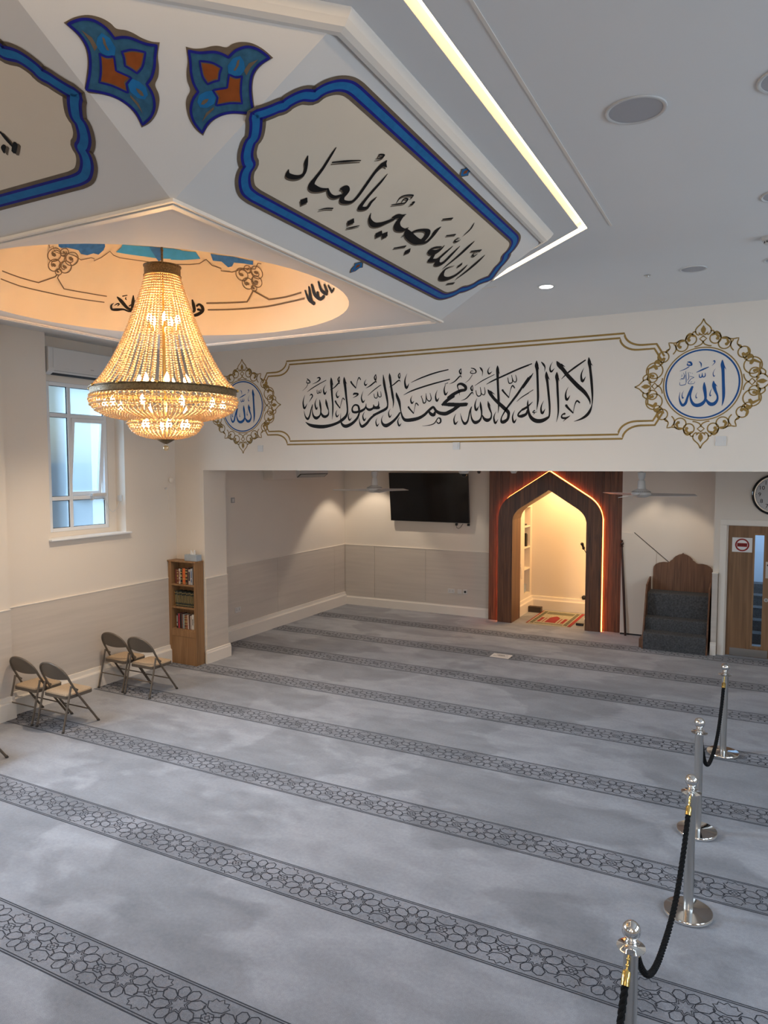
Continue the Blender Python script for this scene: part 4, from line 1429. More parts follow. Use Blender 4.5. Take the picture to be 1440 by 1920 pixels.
for nm, dat, mm in (('painted_lines', DOME_LINES, 'brown_ink'), ('calligraphy', DOME_TEXT, 'black_ink'), ('painted_field', _b[0]+'\n'+_b[2], 'teal'), ('painted_lobes', _b[1]+'\n'+_b[3], 'navy'), ('painted_bud', DOME_DARK, 'navy')):
    m = MB()
    dome_paint(m, dat, wscale=1.35 if nm == 'calligraphy' else 1.15)
    if nm == 'painted_lines':
        for (u, v, r, t) in SCROLLS:
            n = 30
            P = []
            for i in range(n+1):
                a = t + 2*PI*1.45*i/n
                q = r*(1.0 if i < 20 else 1 - 0.62*(i-20)/10)
                P.append((u*UA + q*math.cos(a), v*VA + q*math.sin(a), 0.0075))
            ribbon(m, P, dome_place, 1.0, off=0.003)
            m.poly([dome_place(u*UA + 0.42*r*math.cos(t+2*PI*0.45+k*PI/3) - 0.1*r, v*VA + 0.30*r*math.sin(t+k*PI/3), 0.0032) for k in range(6)])
    m.build(nm, M[mm], dome)

# ------------------------------------------------------------------ painted wall above the opening
def wall_place(u, v, off=0.0):
    return (u, YB - 0.0012 - off, v)
m = MB()
paint(m, WALL_TEXT, wall_place, 1.12, 0.0)
m.build('calligraphy', M['black_ink'], divider)

MZ = 3.786                        # medallion centre height
MR, ML = -0.553, -6.507           # the two centres
def frame_half(inset):
    """right half of the frame outline from the top middle to the tail, about the frame's centre height 3.802"""
    zt = 4.366 - inset
    xe = -1.331 - inset*0.95
    P = [(-3.538, zt), (xe, zt)]
    for i in range(1, 10):                     # hollow corner
        a = PI/2*i/9
        P.append((xe + 0.19*(1-math.cos(a)), zt - 0.138*math.sin(a)))
    P.append((-1.002 - inset*0.45, P[-1][1]))
    P.append((P[-1][0] + 0.080, P[-1][1] - 0.135))
    return P
def frame_line(mb, inset, w):
    P = frame_half(inset)
    xm = -3.538
    for sx in (1, -1):
        for sz in (1, -1):
            Q = [(xm + sx*(x-xm), 3.802 + sz*(z-3.802), w) for x, z in P]
            ribbon(mb, Q, wall_place, cap=False, off=0.0)
m = MB()
frame_line(m, 0.0, 0.021)
frame_line(m, 0.047, 0.021)
m.build('gold_frame', M['gold_ink'], divider)

def arc(cx, cy, r, a0, a1, n=14, w=0.012):
    return [(cx + r*math.cos(a0+(a1-a0)*i/n), cy + r*math.sin(a0+(a1-a0)*i/n), w) for i in range(n+1)]
def medallion():
    """gold scrollwork round the blue rings, about its own centre, in metres"""
    gold, blue = MB(), MB()
    pl = lambda u, v, o=0.0: (u, -0.0014-o, v)
    S = 0.660/675.0
    W = 0.0125
    ribbon(gold, arc(0, 0, 0.372, 0, 2*PI, 64, 0.012), pl, cap=False)
    ribbon(blue, arc(0, 0, 0.347, 0, 2*PI, 64, 0.016), pl, cap=False)
    def tip(c, s, side):
        def T(x, y):
            x, y = x*S*side, y*S
            return (c*x + s*y, -s*x + c*y)
        def L(P, w=W, n=3):
            ribbon(gold, catmull([(*T(x, y), w) for x, y in P], n), pl)
        def F(P):
            gold.poly([pl(*T(x, y), 0.0002) for x, y in P])
        L([(0, 675), (22, 630), (62, 590), (76, 560), (70, 530), (46, 510), (30, 528)])
        L([(70, 545), (92, 548), (104, 530), (98, 510)])
        L([(0, 440), (34, 470), (0, 500)], W, 1)
        L([(0, 440), (14, 415), (52, 396), (80, 392)])
        F([(0, 612), (24, 572), (22, 548), (10, 525), (0, 505)])
        F([(8, 520), (30, 524), (44, 545), (46, 520), (30, 508), (8, 505)])
        def circ(x, y, r, a0, turn=1):
            P = [(x + r*math.cos(a0+turn*t*PI/12), y + r*math.sin(a0+turn*t*PI/12)) for t in range(0, 25)]
            L(P, W, 1)
            Q = [(x + r*k*math.cos(a0+turn*(24+t*2)*PI/12), y + r*k*math.sin(a0+turn*(24+t*2)*PI/12)) for t, k in ((0, 1), (2, .82), (4, .60), (6, .36))]
            ribbon(gold, [(*T(*Q[i]), (0.010, 0.020, 0.030, 0.034)[i]) for i in range(4)], pl, off=0.0002)
        return L, F, circ
    for k in range(4):
        a = k*PI/2
        c, s = math.cos(a), math.sin(a)
        for side in (1, -1):
            L, F, circ = tip(c, s, side)
            if k % 2 == 0:
                circ(118, 468, 54, 2.6, -1)
                circ(206, 412, 60, 2.2, -1)
                L([(104, 524), (130, 535), (160, 510), (168, 470)])
                L([(215, 470), (252, 452), (290, 446), (336, 452), (324, 410), (330, 384), (362, 350)], W, 2)
                L([(290, 330), (268, 360), (262, 400), (286, 436)])
                circ(388, 306, 56, 1.0, -1)
                L([(330, 384), (352, 376), (366, 356)])
            else:
                circ(92, 494, 50, 2.6, -1)
                circ(166, 474, 84, 2.3, -1)
                L([(60, 585), (100, 590), (130, 556)])
                circ(244, 440, 34, 2.0, -1)
                L([(230, 400), (262, 382), (290, 372)])
    return gold.mesh('gold_scrollwork', M['gold_ink']), blue.mesh('blue_ring', M['blue_ink'])
gm, bmr = medallion()
lm = MB()
for (k, P) in strokes(ALLAH):
    P = [(u-MR, v-MZ, w) for u, v, w in P]
    ribbon(lm, catmull(P), lambda u, v, o=0.0: (u, -0.0016-o, v))
lmesh = lm.mesh('blue_calligraphy', M['blue_ink'])
for cx in (MR, ML):
    for nm, me in (('gold_scrollwork', gm), ('blue_ring', bmr), ('blue_calligraphy', lmesh)):
        o = bpy.data.objects.new(nm, me)
        COL.objects.link(o)
        o.parent = divider
        o.location = (cx, YB, MZ)
# ------------------------------------------------------------------ fittings of the ceiling
lampd = tag(MB().lathe([(0.001, 0.0), (0.060, 0.0), (0.062, -0.004), (0.078, -0.004), (0.080, 0.0)], (0,0,0), 32).build('downlight', M['plastic'], smooth=40),
            'lit round white downlight in the ceiling by the corner of the light strip', 'downlight')
lampd.location = (-1.775, 6.593, ZC-0.001)
MB().disc((-1.775, 6.593, ZC-0.0035), 0.060, (0,0,-1), 32, 0.003).build('lamp_face', M['lamp'], lampd)
light('downlight_lamp', 'SPOT', (-1.775, 6.593, ZC-0.02), 40, SOFT, 0.05, target=(-1.775, 6.593, 0), spot=110, blend=0.8)
SPK = [((-0.553, 3.558), 0.135, 'round flush ceiling speaker standing alone beside the long light strip'),
       ((0.075, 3.575), 0.135, 'round flush ceiling speaker cut by the picture edge, topmost one'),
       ((-0.537, 6.583), 0.105, 'small flush ceiling speaker nearest the lettered wall and the lit downlight'),
       ((0.075, 5.055), 0.12, 'flush ceiling disc above the smoke detector at the picture edge'),
       ((0.085, 6.591), 0.105, 'flush ceiling disc just below the smoke detector at the picture edge')]
for (x, y), r, lb in SPK:
    o = tag(MB().lathe([(r*0.88, 0.002), (r*0.88, -0.004), (r*0.95, -0.008), (r, -0.006), (r*1.01, 0.0)], (0,0,0), 40).build('ceiling_speaker', M['plastic'], smooth=40),
            lb, 'ceiling speaker', 'ceiling speakers')
    o.location = (x, y, ZC-0.0005)
    MB().disc((x, y, ZC-0.0015), r*0.885, (0,0,-1), 40, 0.002).build('grille', M['speaker'], o)
sd = tag(MB().lathe([(0.001, -0.052), (0.030, -0.052), (0.036, -0.046), (0.038, -0.030), (0.050, -0.028), (0.052, -0.012), (0.058, -0.010), (0.058, 0.0)], (0,0,0), 32).build('smoke_detector', M['plastic'], smooth=40),
         'white smoke detector on the ceiling at the picture edge', 'smoke detector')
sd.location = (0.018, 5.93, ZC)
m = MB()
for k in range(12):
    a = 2*PI*k/12
    m.obox((0.018+0.037*math.cos(a), 5.93+0.037*math.sin(a), ZC-0.038), (0.002*math.cos(a), 0.002*math.sin(a), 0), (-0.004*math.sin(a), 0.004*math.cos(a), 0), (0,0,0.006))
m.build('vent_slot', M['black'], sd)
sp = tag(MB().lathe([(0.001, -0.016), (0.012, -0.015), (0.016, -0.006), (0.028, -0.003), (0.030, 0.0)], (0,0,0), 20).build('ceiling_sensor', M['steel'], smooth=40),
         'tiny metal sensor in the ceiling between downlight and speaker', 'sensor')
sp.location = (-0.905, 6.62, ZC)

# ------------------------------------------------------------------ chandelier
ch = thing('chandelier', 'tall tiered crystal bead chandelier hanging from the painted dome', 'chandelier', (-3.61, 3.68, 5.0))
hx, hy = -3.61, 3.68
m = MB()
m.tube([(hx, hy, 4.995), (hx, hy, 4.27)], 0.007, 8)
for k in range(16):                                  # chain links round the rod
    z = 4.97 - k*0.038
    if z < 4.31:
        break
    a = k*PI/2
    c, s = math.cos(a)*0.011, math.sin(a)*0.011
    m.tube([(hx+c, hy+s, z), (hx, hy, z+0.022), (hx-c, hy-s, z), (hx, hy, z-0.022)], 0.003, 5, closed=True)
m.build('chain', M['antique'], ch, smooth=50)
def band(name, r, z0, z1, lip=0.006, seg=64):
    m = MB()
    m.lathe([(r-0.008, z0), (r+lip, z0), (r+lip, z0+0.006), (r, z0+0.010), (r+0.001, (z0+z1)/2), (r, z1-0.010), (r+lip, z1-0.006), (r+lip, z1), (r-0.008, z1)], (hx, hy, 0), seg)
    return m.build(name, M['antique'], ch, smooth=40)
band('crown_band', 0.118, 4.222, 4.292)
m = MB()
m.disc((hx, hy, 4.288), 0.115, (0,0,1), 32, 0.004)
m.build('crown_plate', M['antique'], ch)
band('rim_band', 0.478, 3.415, 3.470)
for k in range(12):
    a = 2*PI*(k+0.3)/12
    MB().ball((hx+0.486*math.cos(a), hy+0.486*math.sin(a), 3.468), 0.010, 8, 6).build('rosette', M['brass'], ch, smooth=60)
band('lower_band', 0.240, 3.258, 3.272, 0.004)
m = MB()
m.lathe([(0.001, 3.098), (0.012, 3.100), (0.040, 3.116), (0.062, 3.130), (0.066, 3.138), (0.001, 3.140)], (hx, hy, 0), 32)
m.build('base_dish', M['antique'], ch, smooth=40)
m = MB()
m.tube([(hx, hy, 3.10), (hx, hy, 3.09)], 0.002, 6)
m.ball((hx, hy, 3.072), 0.019, 14, 10)
m.build('pendant_drop', M['crystal'], ch, smooth=60)
m = MB()
m.tube([(hx, hy, 4.25), (hx, hy, 3.14)], 0.010, 10)
m.build('stem', M['brass'], ch, smooth=60)

ICO = []
def ico(r):
    bm = bmesh.new()
    bmesh.ops.create_icosphere(bm, subdivisions=1, radius=r)
    vs = [v.co.copy() for v in bm.verts]
    fs = [tuple(v.index for v in f.verts) for f in bm.faces]
    bm.free()
    return vs, fs
def strand_mesh(prof, r, n):
    """beads threaded along a profile of (radius, height) points, in the plane of angle 0"""
    C_ = []
    D = [0.0]
    for a, b in zip(prof[:-1], prof[1:]):
        D.append(D[-1] + math.hypot(b[0]-a[0], b[1]-a[1]))
    out = MB()
    vs, fs = ico(1.0)
    cnt = n or int(D[-1]/(2*r*0.98))
    for i in range(cnt+1):
        d = D[-1]*i/cnt
        k = max(j for j in range(len(D)) if D[j] <= d + 1e-9)
        k = min(k, len(prof)-2)
        t = (d - D[k])/((D[k+1]-D[k]) or 1)
        x = prof[k][0] + (prof[k+1][0]-prof[k][0])*t
        z = prof[k][1] + (prof[k+1][1]-prof[k][1])*t
        out.add([(x + v.x*r, v.y*r, z + v.z*r*0.92) for v in vs], fs)
    return out.mesh('bead_strand', M['crystal'], (0, 0, 5.0), smooth=70)
skirt = catmull([(0.112, 4.226), (0.134, 4.145), (0.163, 4.06), (0.198, 3.965), (0.238, 3.86), (0.288, 3.745), (0.345, 3.635), (0.405, 3.54), (0.470, 3.470)], 6)
basket = catmull([(0.480, 3.414), (0.482, 3.380), (0.458, 3.335), (0.405, 3.300), (0.330, 3.278), (0.246, 3.262)], 6)
tier = catmull([(0.244, 3.256), (0.236, 3.220), (0.205, 3.178), (0.150, 3.152), (0.070, 3.136)], 6)
random.seed(4)
for prof, r, cnt in ((skirt, 0.0095, 52), (basket, 0.0098, 84), (tier, 0.0092, 46)):
    me = strand_mesh(prof, r, None)
    for k in range(cnt):
        o = bpy.data.objects.new('bead_strand', me)
        COL.objects.link(o)
        o.parent = ch
        o.rotation_euler = (0, 0, 2*PI*k/cnt + random.uniform(-1, 1)*(0.018 if prof is skirt else 0.0))
# hoop garlands crossing the basket and lower tier
def hoop(rad, z, r):
    m = MB()
    vs, fs = ico(r)
    n = int(2*PI*rad/(2.3*r))
    for k in range(n):
        a = 2*PI*k/n
        m.add([(hx + rad*math.cos(a) + v.x, hy + rad*math.sin(a) + v.y, z + v.z) for v in vs], fs)
    return m.build('bead_hoop', M['crystal'], ch, smooth=70)
for rad, z in ((0.487, 3.392), (0.479, 3.356), (0.448, 3.322), (0.248, 3.236), (0.222, 3.196)):
    hoop(rad, z, 0.0085)
bulb_spots = []
for k in range(5):
    a = 2*PI*k/5 + 0.55
    bulb_spots.append((0.095, a, 3.925))
for k in range(7):
    a = 2*PI*k/7 + 0.2
    bulb_spots.append((0.165, a, 3.515))
for k in range(10):
    a = 2*PI*k/10 + 0.1
    bulb_spots.append((0.385, a, 3.350))
for k in range(6):
    a = 2*PI*k/6 + 0.4
    bulb_spots.append((0.150, a, 3.215))
for (r, a, z) in bulb_spots:
    x, y = hx + r*math.cos(a), hy + r*math.sin(a)
    m = MB()
    m.tube([(x, y, z-0.055), (x, y, z-0.012)], 0.011, 8)
    hold = m.build('candle_holder', M['brass'], ch, smooth=60)
    m = MB()
    m.lathe([(0.001, -0.014), (0.012, -0.010), (0.018, 0.006), (0.016, 0.022), (0.007, 0.042), (0.001, 0.052)], (x, y, z), 10)
    m.build('bulb', M['bulb'], hold, smooth=60)
for z, e in ((4.10, 7), (3.88, 19), (3.54, 16), (3.34, 12), (3.20, 5)):
    light('chandelier_lamp', 'POINT', (hx, hy+0.012, z), e, WARM, 0.05)
for k in range(4):
    a = k*PI/2 + 0.4
    light('chandelier_lamp', 'POINT', (hx+0.36*math.cos(a), hy+0.36*math.sin(a), 3.385), 4.5, WARM, 0.03)

# ------------------------------------------------------------------ air conditioners
ac = thing('air_conditioner', 'long white wall air conditioner filling the recess over the window', 'air conditioner', (-7.98, 6.56, 4.10))
m = MB()
m.prism([(-7.98, 5.985, 4.42), (-7.98, 5.985, 4.10), (-7.86, 5.985, 4.085), (-7.80, 5.985, 4.115), (-7.775, 5.985, 4.155), (-7.770, 5.985, 4.405), (-7.785, 5.985, 4.42)], (0, 1.15, 0))
m.build('casing', M['plastic'], ac, bevel=0.008)
MB().box((-7.772, 6.045, 4.165), (-7.764, 7.10, 4.41)).build('front_panel', M['plastic'], ac, bevel=0.003)
m = MB()
m.obox((-7.818, 6.57, 4.118), (0.030, 0, 0.020), (0, 0.50, 0), (-0.003, 0, 0.005))
m.build('louvre', M['grey_plastic'], ac)
m = MB()
m.obox((-7.835, 6.57, 4.098), (0.022, 0, 0.011), (0, 0.50, 0), (-0.001, 0, 0.003))
m.build('outlet', M['darkgap'], ac)
MB().box((-7.7645, 6.60, 4.190), (-7.7632, 6.655, 4.200)).build('badge', M['grey_plastic'], ac)

ac2 = thing('air_conditioner', 'white boxed air unit high on the wall beyond the dividing pier', 'air conditioner', (WX, 11.1, 2.69))
m = MB()
m.box((WX, 10.29, 2.70), (-7.58, 11.95, 3.0))
m.build('casing', M['wall'], ac2, bevel=0.015)
m = MB()
m.prism([(-7.58, 11.0, 2.74), (-7.50, 11.0, 2.80), (-7.50, 11.0, 3.0), (-7.58, 11.0, 3.0)], (0, 0.98, 0))
m.build('vent_box', M['plastic'], ac2)
m = MB()
m.obox((-7.538, 11.49, 2.765), (0.040, 0, 0.030), (0, 0.47, 0), (-0.003, 0, 0.004))
m.build('vent_frame', M['black'], ac2)
m = MB()
m.obox((-7.5365, 11.49, 2.7625), (0.034, 0, 0.0255), (0, 0.44, 0), (-0.003, 0, 0.004))
m.build('vent_flap', M['grey_plastic'], ac2)

# ------------------------------------------------------------------ ceiling fans over the back of the hall
fan = thing('ceiling_fan', 'white ceiling fan hanging in front of the black television', 'ceiling fan', (-5.67, 10.5, 3.25), 'white ceiling fans')
fx, fy = -5.67, 10.5
m = MB()
m.lathe([(0.001, 3.25), (0.062, 3.25), (0.060, 3.20), (0.040, 3.13), (0.015, 3.125)], (fx, fy, 0), 24)
m.build('canopy', M['plastic'], fan, smooth=40)
MB().tube([(fx, fy, 3.14), (fx, fy, 2.72)], 0.012, 12).build('down_rod', M['plastic'], fan, smooth=60)
m = MB()
m.lathe([(0.014, 2.86), (0.055, 2.85), (0.050, 2.79), (0.016, 2.70)], (fx, fy, 0), 24)
m.build('rod_cup', M['plastic'], fan, smooth=40)
m = MB()
m.lathe([(0.015, 2.745), (0.048, 2.74), (0.058, 2.625), (0.100, 2.60), (0.132, 2.57), (0.134, 2.545), (0.115, 2.525), (0.070, 2.505), (0.001, 2.50)], (fx, fy, 0), 32)
m.build('motor_housing', M['plastic'], fan, smooth=40)
m = MB()
for k in range(30):
    a = 2*PI*k/30
    m.obox((fx+0.118*math.cos(a), fy+0.118*math.sin(a), 2.588), (0.012*math.cos(a), 0.012*math.sin(a), -0.006), (-0.004*math.sin(a), 0.004*math.cos(a), 0), (0, 0, 0.002))
m.build('vent_slots', M['grey_plastic'], fan)
for k in range(3):
    a = 2*PI*k/3 + R(190)
    ca, sa = math.cos(a), math.sin(a)
    def bp(r, t, z):
        return (fx + r*ca - t*sa, fy + r*sa + t*ca, z)
    m = MB()
    n = 8
    top, bot = [], []
    for i in range(n+1):
        q = i/n
        r = 0.11 + 0.62*q
        w0 = 0.030 + 0.036*min(1, q*4)
        tw = 0.020*(1-0.4*q)
        z = 2.545 - 0.005*q
        top += [bp(r, -w0, z - tw), bp(r, w0*0.95, z + tw)]
    vs = top + [(x, y, z-0.004) for x, y, z in top]
    K = len(top)
    fs = []
    for i in range(n):
        a0, a1, b0, b1 = 2*i, 2*i+1, 2*i+2, 2*i+3
        fs += [(a0, a1, b1, b0), (a0+K, b0+K, b1+K, a1+K), (a0, b0, b0+K, a0+K), (a1, a1+K, b1+K, b1)]
    fs += [(0, K, K+1, 1), (K-2, K-1, 2*K-1, 2*K-2)]
    m.add(vs, fs)
    m.build('blade', M['plastic'], fan, smooth=30)
f2 = dup(fan, (-1.452, 10.5, 3.25), 'white ceiling fan hanging in front of the scallop of wall light by the stepped pulpit')
f2.rotation_euler = (0, 0, R(20-190))

# ------------------------------------------------------------------ television
tv = thing('television', 'large black wall television tilted forward over the sockets', 'television', (-5.795, 12.98, 2.305))
T = Matrix.Rotation(R(6.0), 3, 'X')
def tvp(x, y, z):
    p = T @ Vector((x, y, z))
    return Vector((-5.795, 12.985, 2.320)) + p
def tbox(a, b, name, mm, bevel=0.0):
    m = MB()
    c = Vector([(a[i]+b[i])/2 for i in range(3)])
    h = [(b[i]-a[i])/2 for i in range(3)]
    m.obox(tvp(*c), T @ Vector((h[0],0,0)), T @ Vector((0,h[1],0)), T @ Vector((0,0,h[2])))
    return m.build(name, mm, tv, bevel=bevel)
tbox((-0.850, -0.025, -0.488), (0.850, 0.020, 0.488), 'bezel', M['black'], 0.004)
tbox((-0.842, -0.0275, -0.474), (0.842, -0.0255, 0.480), 'screen_panel', M['screen'])
m = MB()
m.box((-6.0, 13.0, 2.15), (-5.6, 13.10, 2.45))
m.build('wall_bracket', M['black'], tv)
for (sx, lb) in ((-5.235, 'black mains plug with a looping lead under the television'), (-4.985, 'small black plug under the lower corner of the television')):
    o = tag(MB().box((sx-0.022, 13.055, 1.775), (sx+0.022, 13.10, 1.822)).build('plug', M['black'], bevel=0.008), lb, 'plug')
    if sx < -5.1:
        MB().tube([(sx, 13.07, 1.775), (sx+0.01, 13.06, 1.735), (sx+0.05, 13.06, 1.722), (sx+0.09, 13.06, 1.745), (sx+0.14, 13.06, 1.815)], 0.005, 6).build('lead', M['black'], o)

# ------------------------------------------------------------------ timber prayer niche (mihrab)
MX = -3.37
mih = thing('prayer_niche', 'walnut prayer niche with pointed arch edged in orange light', 'prayer niche', (MX, 12.98, 0))
def ogee(a, w, zs, wk, zk, za):
    """height of the pointed arch at distance a from its middle"""
    if a <= wk:
        return za - (za-zk)*a/wk
    if a >= w:
        return zs
    # rounded shoulder: quadratic curve solved for a
    cx, cz = w - 0.012, zk - (za-zk)/wk*(w-0.012-wk)
    lo, hi = 0.0, 1.0
    for _ in range(30):
        t = (lo+hi)/2
        x = (1-t)**2*wk + 2*t*(1-t)*cx + t*t*w
        if x < a:
            lo = t
        else:
            hi = t
    return (1-t)**2*zk + 2*t*(1-t)*cz + t*t*zs
OUTA = (0.953, 1.98, 0.71, 2.39, 2.845)
INA = (0.677, 1.93, 0.50, 2.185, 2.505)
def out_z(a): return ogee(a, *OUTA)
def in_z(a): return ogee(a, *INA)
def board(x0, x1, lower, upper, y0, y1, name='board', n=8):
    """upright board between x0 and x1, its ends following the two height functions"""
    xs = [x0 + (x1-x0)*i/n for i in range(n+1)]
    lo = [(x, lower(abs(x))) for x in xs]
    up = [(x, upper(abs(x))) for x in xs]
    pts = lo + up[::-1]
    m = MB()
    m.prism([(MX+x, y0, z) for x, z in pts], (0, y1-y0, 0))
    return m.build(name, M['walnut'], mih)
g = 0.0012
bw = 0.131
x = -1.17
YF = 12.998           # back boarding face
edges = []
while x < 1.27 - 1e-6:
    x2 = min(x + bw, 1.273)
    edges.append((x, x2))
    x = x2
W = OUTA[0]
for (a, b) in edges:
    cuts = [a] + [c for c in (-W, W) if a < c < b] + [b]
    for p, q in zip(cuts[:-1], cuts[1:]):
        if abs((p+q)/2) > W:
            board(p+g, q-g, lambda t: 0.0, lambda t: 3.2, YF, 13.08, n=1)
        else:
            board(p+g, q-g, lambda t: out_z(t) - 0.012, lambda t: 3.2, YF, 13.08)
# arch frame standing proud of the boarding
YA = 12.885
xx = -W
WI = INA[0]
while xx < W - 1e-6:
    b = min(xx + 0.124, W)
    cuts = [xx] + [c for c in (-WI, WI) if xx < c < b] + [b]
    for p, q in zip(cuts[:-1], cuts[1:]):
        if q-p < 0.004:
            continue
        if abs((p+q)/2) > WI:
            board(p+g*0.5, q-g*0.5, lambda t: 0.0, lambda t: out_z(min(t, W-0.0005)), YA, YA+0.055)
        else:
            board(p+g*0.5, q-g*0.5, in_z, out_z, YA, YA+0.055)
    xx = b
# lining of the opening
def arch_path(w, fn, n=40):
    P = [(-w, 0.0)]
    for i in range(n+1):
        x = -w + 2*w*i/n
        P.append((x, fn(abs(x)) if abs(x) < w else fn(w)))
    P.append((w, 0.0))
    return P
P = arch_path(WI-0.001, in_z, 56)
m = MB()
for (x0, z0), (x1, z1) in zip(P[:-1], P[1:]):
    m.quad((MX+x0, YA+0.001, z0), (MX+x1, YA+0.001, z1), (MX+x1, 13.42, z1), (MX+x0, 13.42, z0))
    k = 1.018
m.build('lining', M['walnut_plain'], mih)
P = arch_path(W+0.004, lambda t: out_z(min(t, W-0.001))+0.008, 56)
m = MB()
m.tube([(MX+x, YA+0.063, z) for x, z in P], 0.0065, 6)
m.build('led_strip', M['ledorange'], mih)
P2 = arch_path(W-0.028, lambda t: out_z(min(t, W-0.001))-0.034, 56)
m = MB()
for (x0, z0), (x1, z1) in zip(P2[:-1], P2[1:]):
    m.quad((MX+x0, YA+0.05, z0), (MX+x1, YA+0.05, z1), (MX+x1, 13.08, z1), (MX+x0, 13.08, z0))
m.build('edge_return', M['walnut_plain'], mih)
light('niche_lamp', 'AREA', (-3.36, 13.95, 2.715), 31, (1.0, 0.61, 0.26), 0.9, 0.7, target=(-3.36, 13.95, 0))
for z in (0.5, 1.2, 1.9):
    light('niche_lamp', 'POINT', (-2.76, 13.98, z), 6, (1.0, 0.61, 0.26), 0.08)

# things in and around the niche
mat_ = thing('prayer_mat', 'red and cream patterned prayer mat on the carpet inside the arch', 'prayer mat', (-3.395, 13.65, 0))
mx0, mx1, my0, my1 = -3.81, -2.98, 13.02, 14.28
MB().box((mx0, my0, 0.0005), (mx1, my1, 0.007)).build('ground', mat('mat cream', (0.36, 0.34, 0.26), 0.95, noise=(60, 0.35)), mat_)
matred = mat('mat red', (0.26, 0.022, 0.028), 0.95, noise=(80, 0.2))
matgreen = mat('mat green grey', (0.15, 0.155, 0.115), 0.95, noise=(90, 0.6))
matdark = mat('mat dark', (0.05, 0.045, 0.035), 0.95, noise=(80, 0.3))
m = MB()
m.box((mx0, my0, 0.007), (mx0+0.025, my1, 0.0085))
m.box((mx1-0.060, my0, 0.007), (mx1, my1, 0.0085))
m.build('red_border', matred, mat_)
m = MB()
m.box((mx0+0.05, my0+0.05, 0.007), (mx0+0.12, my1-0.05, 0.0082))
m.box((mx1-0.15, my0+0.05, 0.007), (mx1-0.08, my1-0.05, 0.0082))
m.box((mx0+0.14, my1-0.30, 0.007), (mx1-0.17, my1-0.08, 0.0082))
m.box((mx0+0.14, my0+0.06, 0.007), (mx1-0.17, my0+0.13, 0.0082))
m.build('green_border', matgreen, mat_)
m = MB()
for i in range(8):
    y = my0 + 0.12 + i*0.145
    for xx_ in (mx0+0.085, mx1-0.115):
        m.ring((xx_, y, 0.0083), 0.014, 0.028, (0,0,1), 10, 0.001)
m.build('rosettes', matdark, mat_)
m = MB()
cxm = (mx0+mx1)/2 - 0.02
m.poly([(cxm+a, my0+b, 0.0088) for a, b in ((-0.10,0.20),(0.10,0.20),(0.10,0.62),(0.06,0.72),(0,0.80),(-0.06,0.72),(-0.10,0.62))])
for s in (-1, 1):
    m.poly([(cxm+s*a, my0+b, 0.0088) for a, b in ((0.135,0.20),(0.155,0.20),(0.155,0.60),(0.135,0.60))])
    m.poly([(cxm+s*a, my0+b, 0.0088) for a, b in ((0.19,0.20),(0.25,0.20),(0.25,0.62),(0.19,0.62))])
m.build('arch_motif', matred, mat_)
m = MB()
random.seed(3)
for yy, d in ((my0, -1), (my1, 1)):
    n = 60
    for k in range(n):
        x = mx0 + (mx1-mx0)*(k+0.5)/n
        m.box((x-0.004, min(yy, yy+d*0.05), 0.0005), (x+0.003, max(yy, yy+d*random.uniform(0.03, 0.06)), 0.004))
fr = m.build('fringe', mat('mat fringe', (0.50, 0.46, 0.36), 0.95), mat_)
fr['kind'] = 'stuff'

bx = thing('tissue_box', 'dark brown tissue box on the floor inside the niche', 'tissue box', (-3.985, 14.13, 0))
MB().box((-4.075, 14.03, 0.002), (-3.80, 14.15, 0.115)).build('carton', M['brownbox'], bx, bevel=0.006)
m = MB()
m.prism([(-3.94+0.045*math.cos(2*PI*k/16), 14.09+0.022*math.sin(2*PI*k/16), 0.1155) for k in range(16)], (0, 0, 0.001))
m.build('opening', M['black'], bx)

mic = thing('microphone', 'black gooseneck microphone leaning out from the right side of the arch', 'microphone', (-2.66, 13.52, 0))
m = MB()
m.disc((-2.76, 13.56, 0.001), 0.07, (0,0,1), 24, 0.014)
m.build('base', M['black'], mic, smooth=40)
m = MB()
m.tube(catmull([(-2.74, 13.56, 0.01), (-2.69, 13.55, 0.6), (-2.70, 13.52, 1.05), (-2.795, 13.50, 1.28), (-2.862, 13.50, 1.40)], 6), 0.007, 8)
m.build('gooseneck', M['black'], mic, smooth=60)
m = MB()
m.ball((-2.893, 13.50, 1.487), 0.032, 14, 10)
m.tube([(-2.868, 13.50, 1.415), (-2.884, 13.50, 1.470)], [0.018, 0.024], 12)
m.ball((-2.866, 13.50, 1.412), 0.027, 12, 8, (1, 1, 1.25))
m.build('microphone_head', M['black'], mic, smooth=60)
o = tag(MB().box((-2.93, 13.235, 0.002), (-2.79, 13.285, 0.045)).build('transmitter', M['black'], bevel=0.008), 'small black pocket transmitter lying on the carpet beside the prayer mat', 'transmitter')
o = tag(MB().ball((-2.83, 13.72, 0.03), 0.045, 12, 8, (1.2, 1, 0.62)).build('crumpled_tissue', M['paper'], smooth=60), 'white crumpled tissue on the carpet behind the black transmitter', 'tissue')
o = tag(MB().tube([(-3.04, 14.455, 0.312), (-3.04, 14.425, 0.312)], 0.042, 14).ball((-3.04, 14.425, 0.312), 0.030, 10, 8).build('wall_plug', M['black'], smooth=50), 'black plug in the back wall of the niche near the floor', 'plug')
for (z, sz, lb, mm) in ((2.135, (0.10, 0.16, 0.05), 'dark folded cloth on the top shelf of the niche', 'darkgap'), (1.735, (0.12, 0.20, 0.025), 'thin black book lying on the second niche shelf', 'black')):
    o = tag(MB().box((-4.30, 14.10, z), (-4.30+sz[0], 14.10+sz[1], z+sz[2])).build('shelf_item', M[mm], bevel=0.006), lb, 'book' if 'book' in lb else 'cloth')
    o.name = 'flat_book' if 'book' in lb else 'folded_cloth'
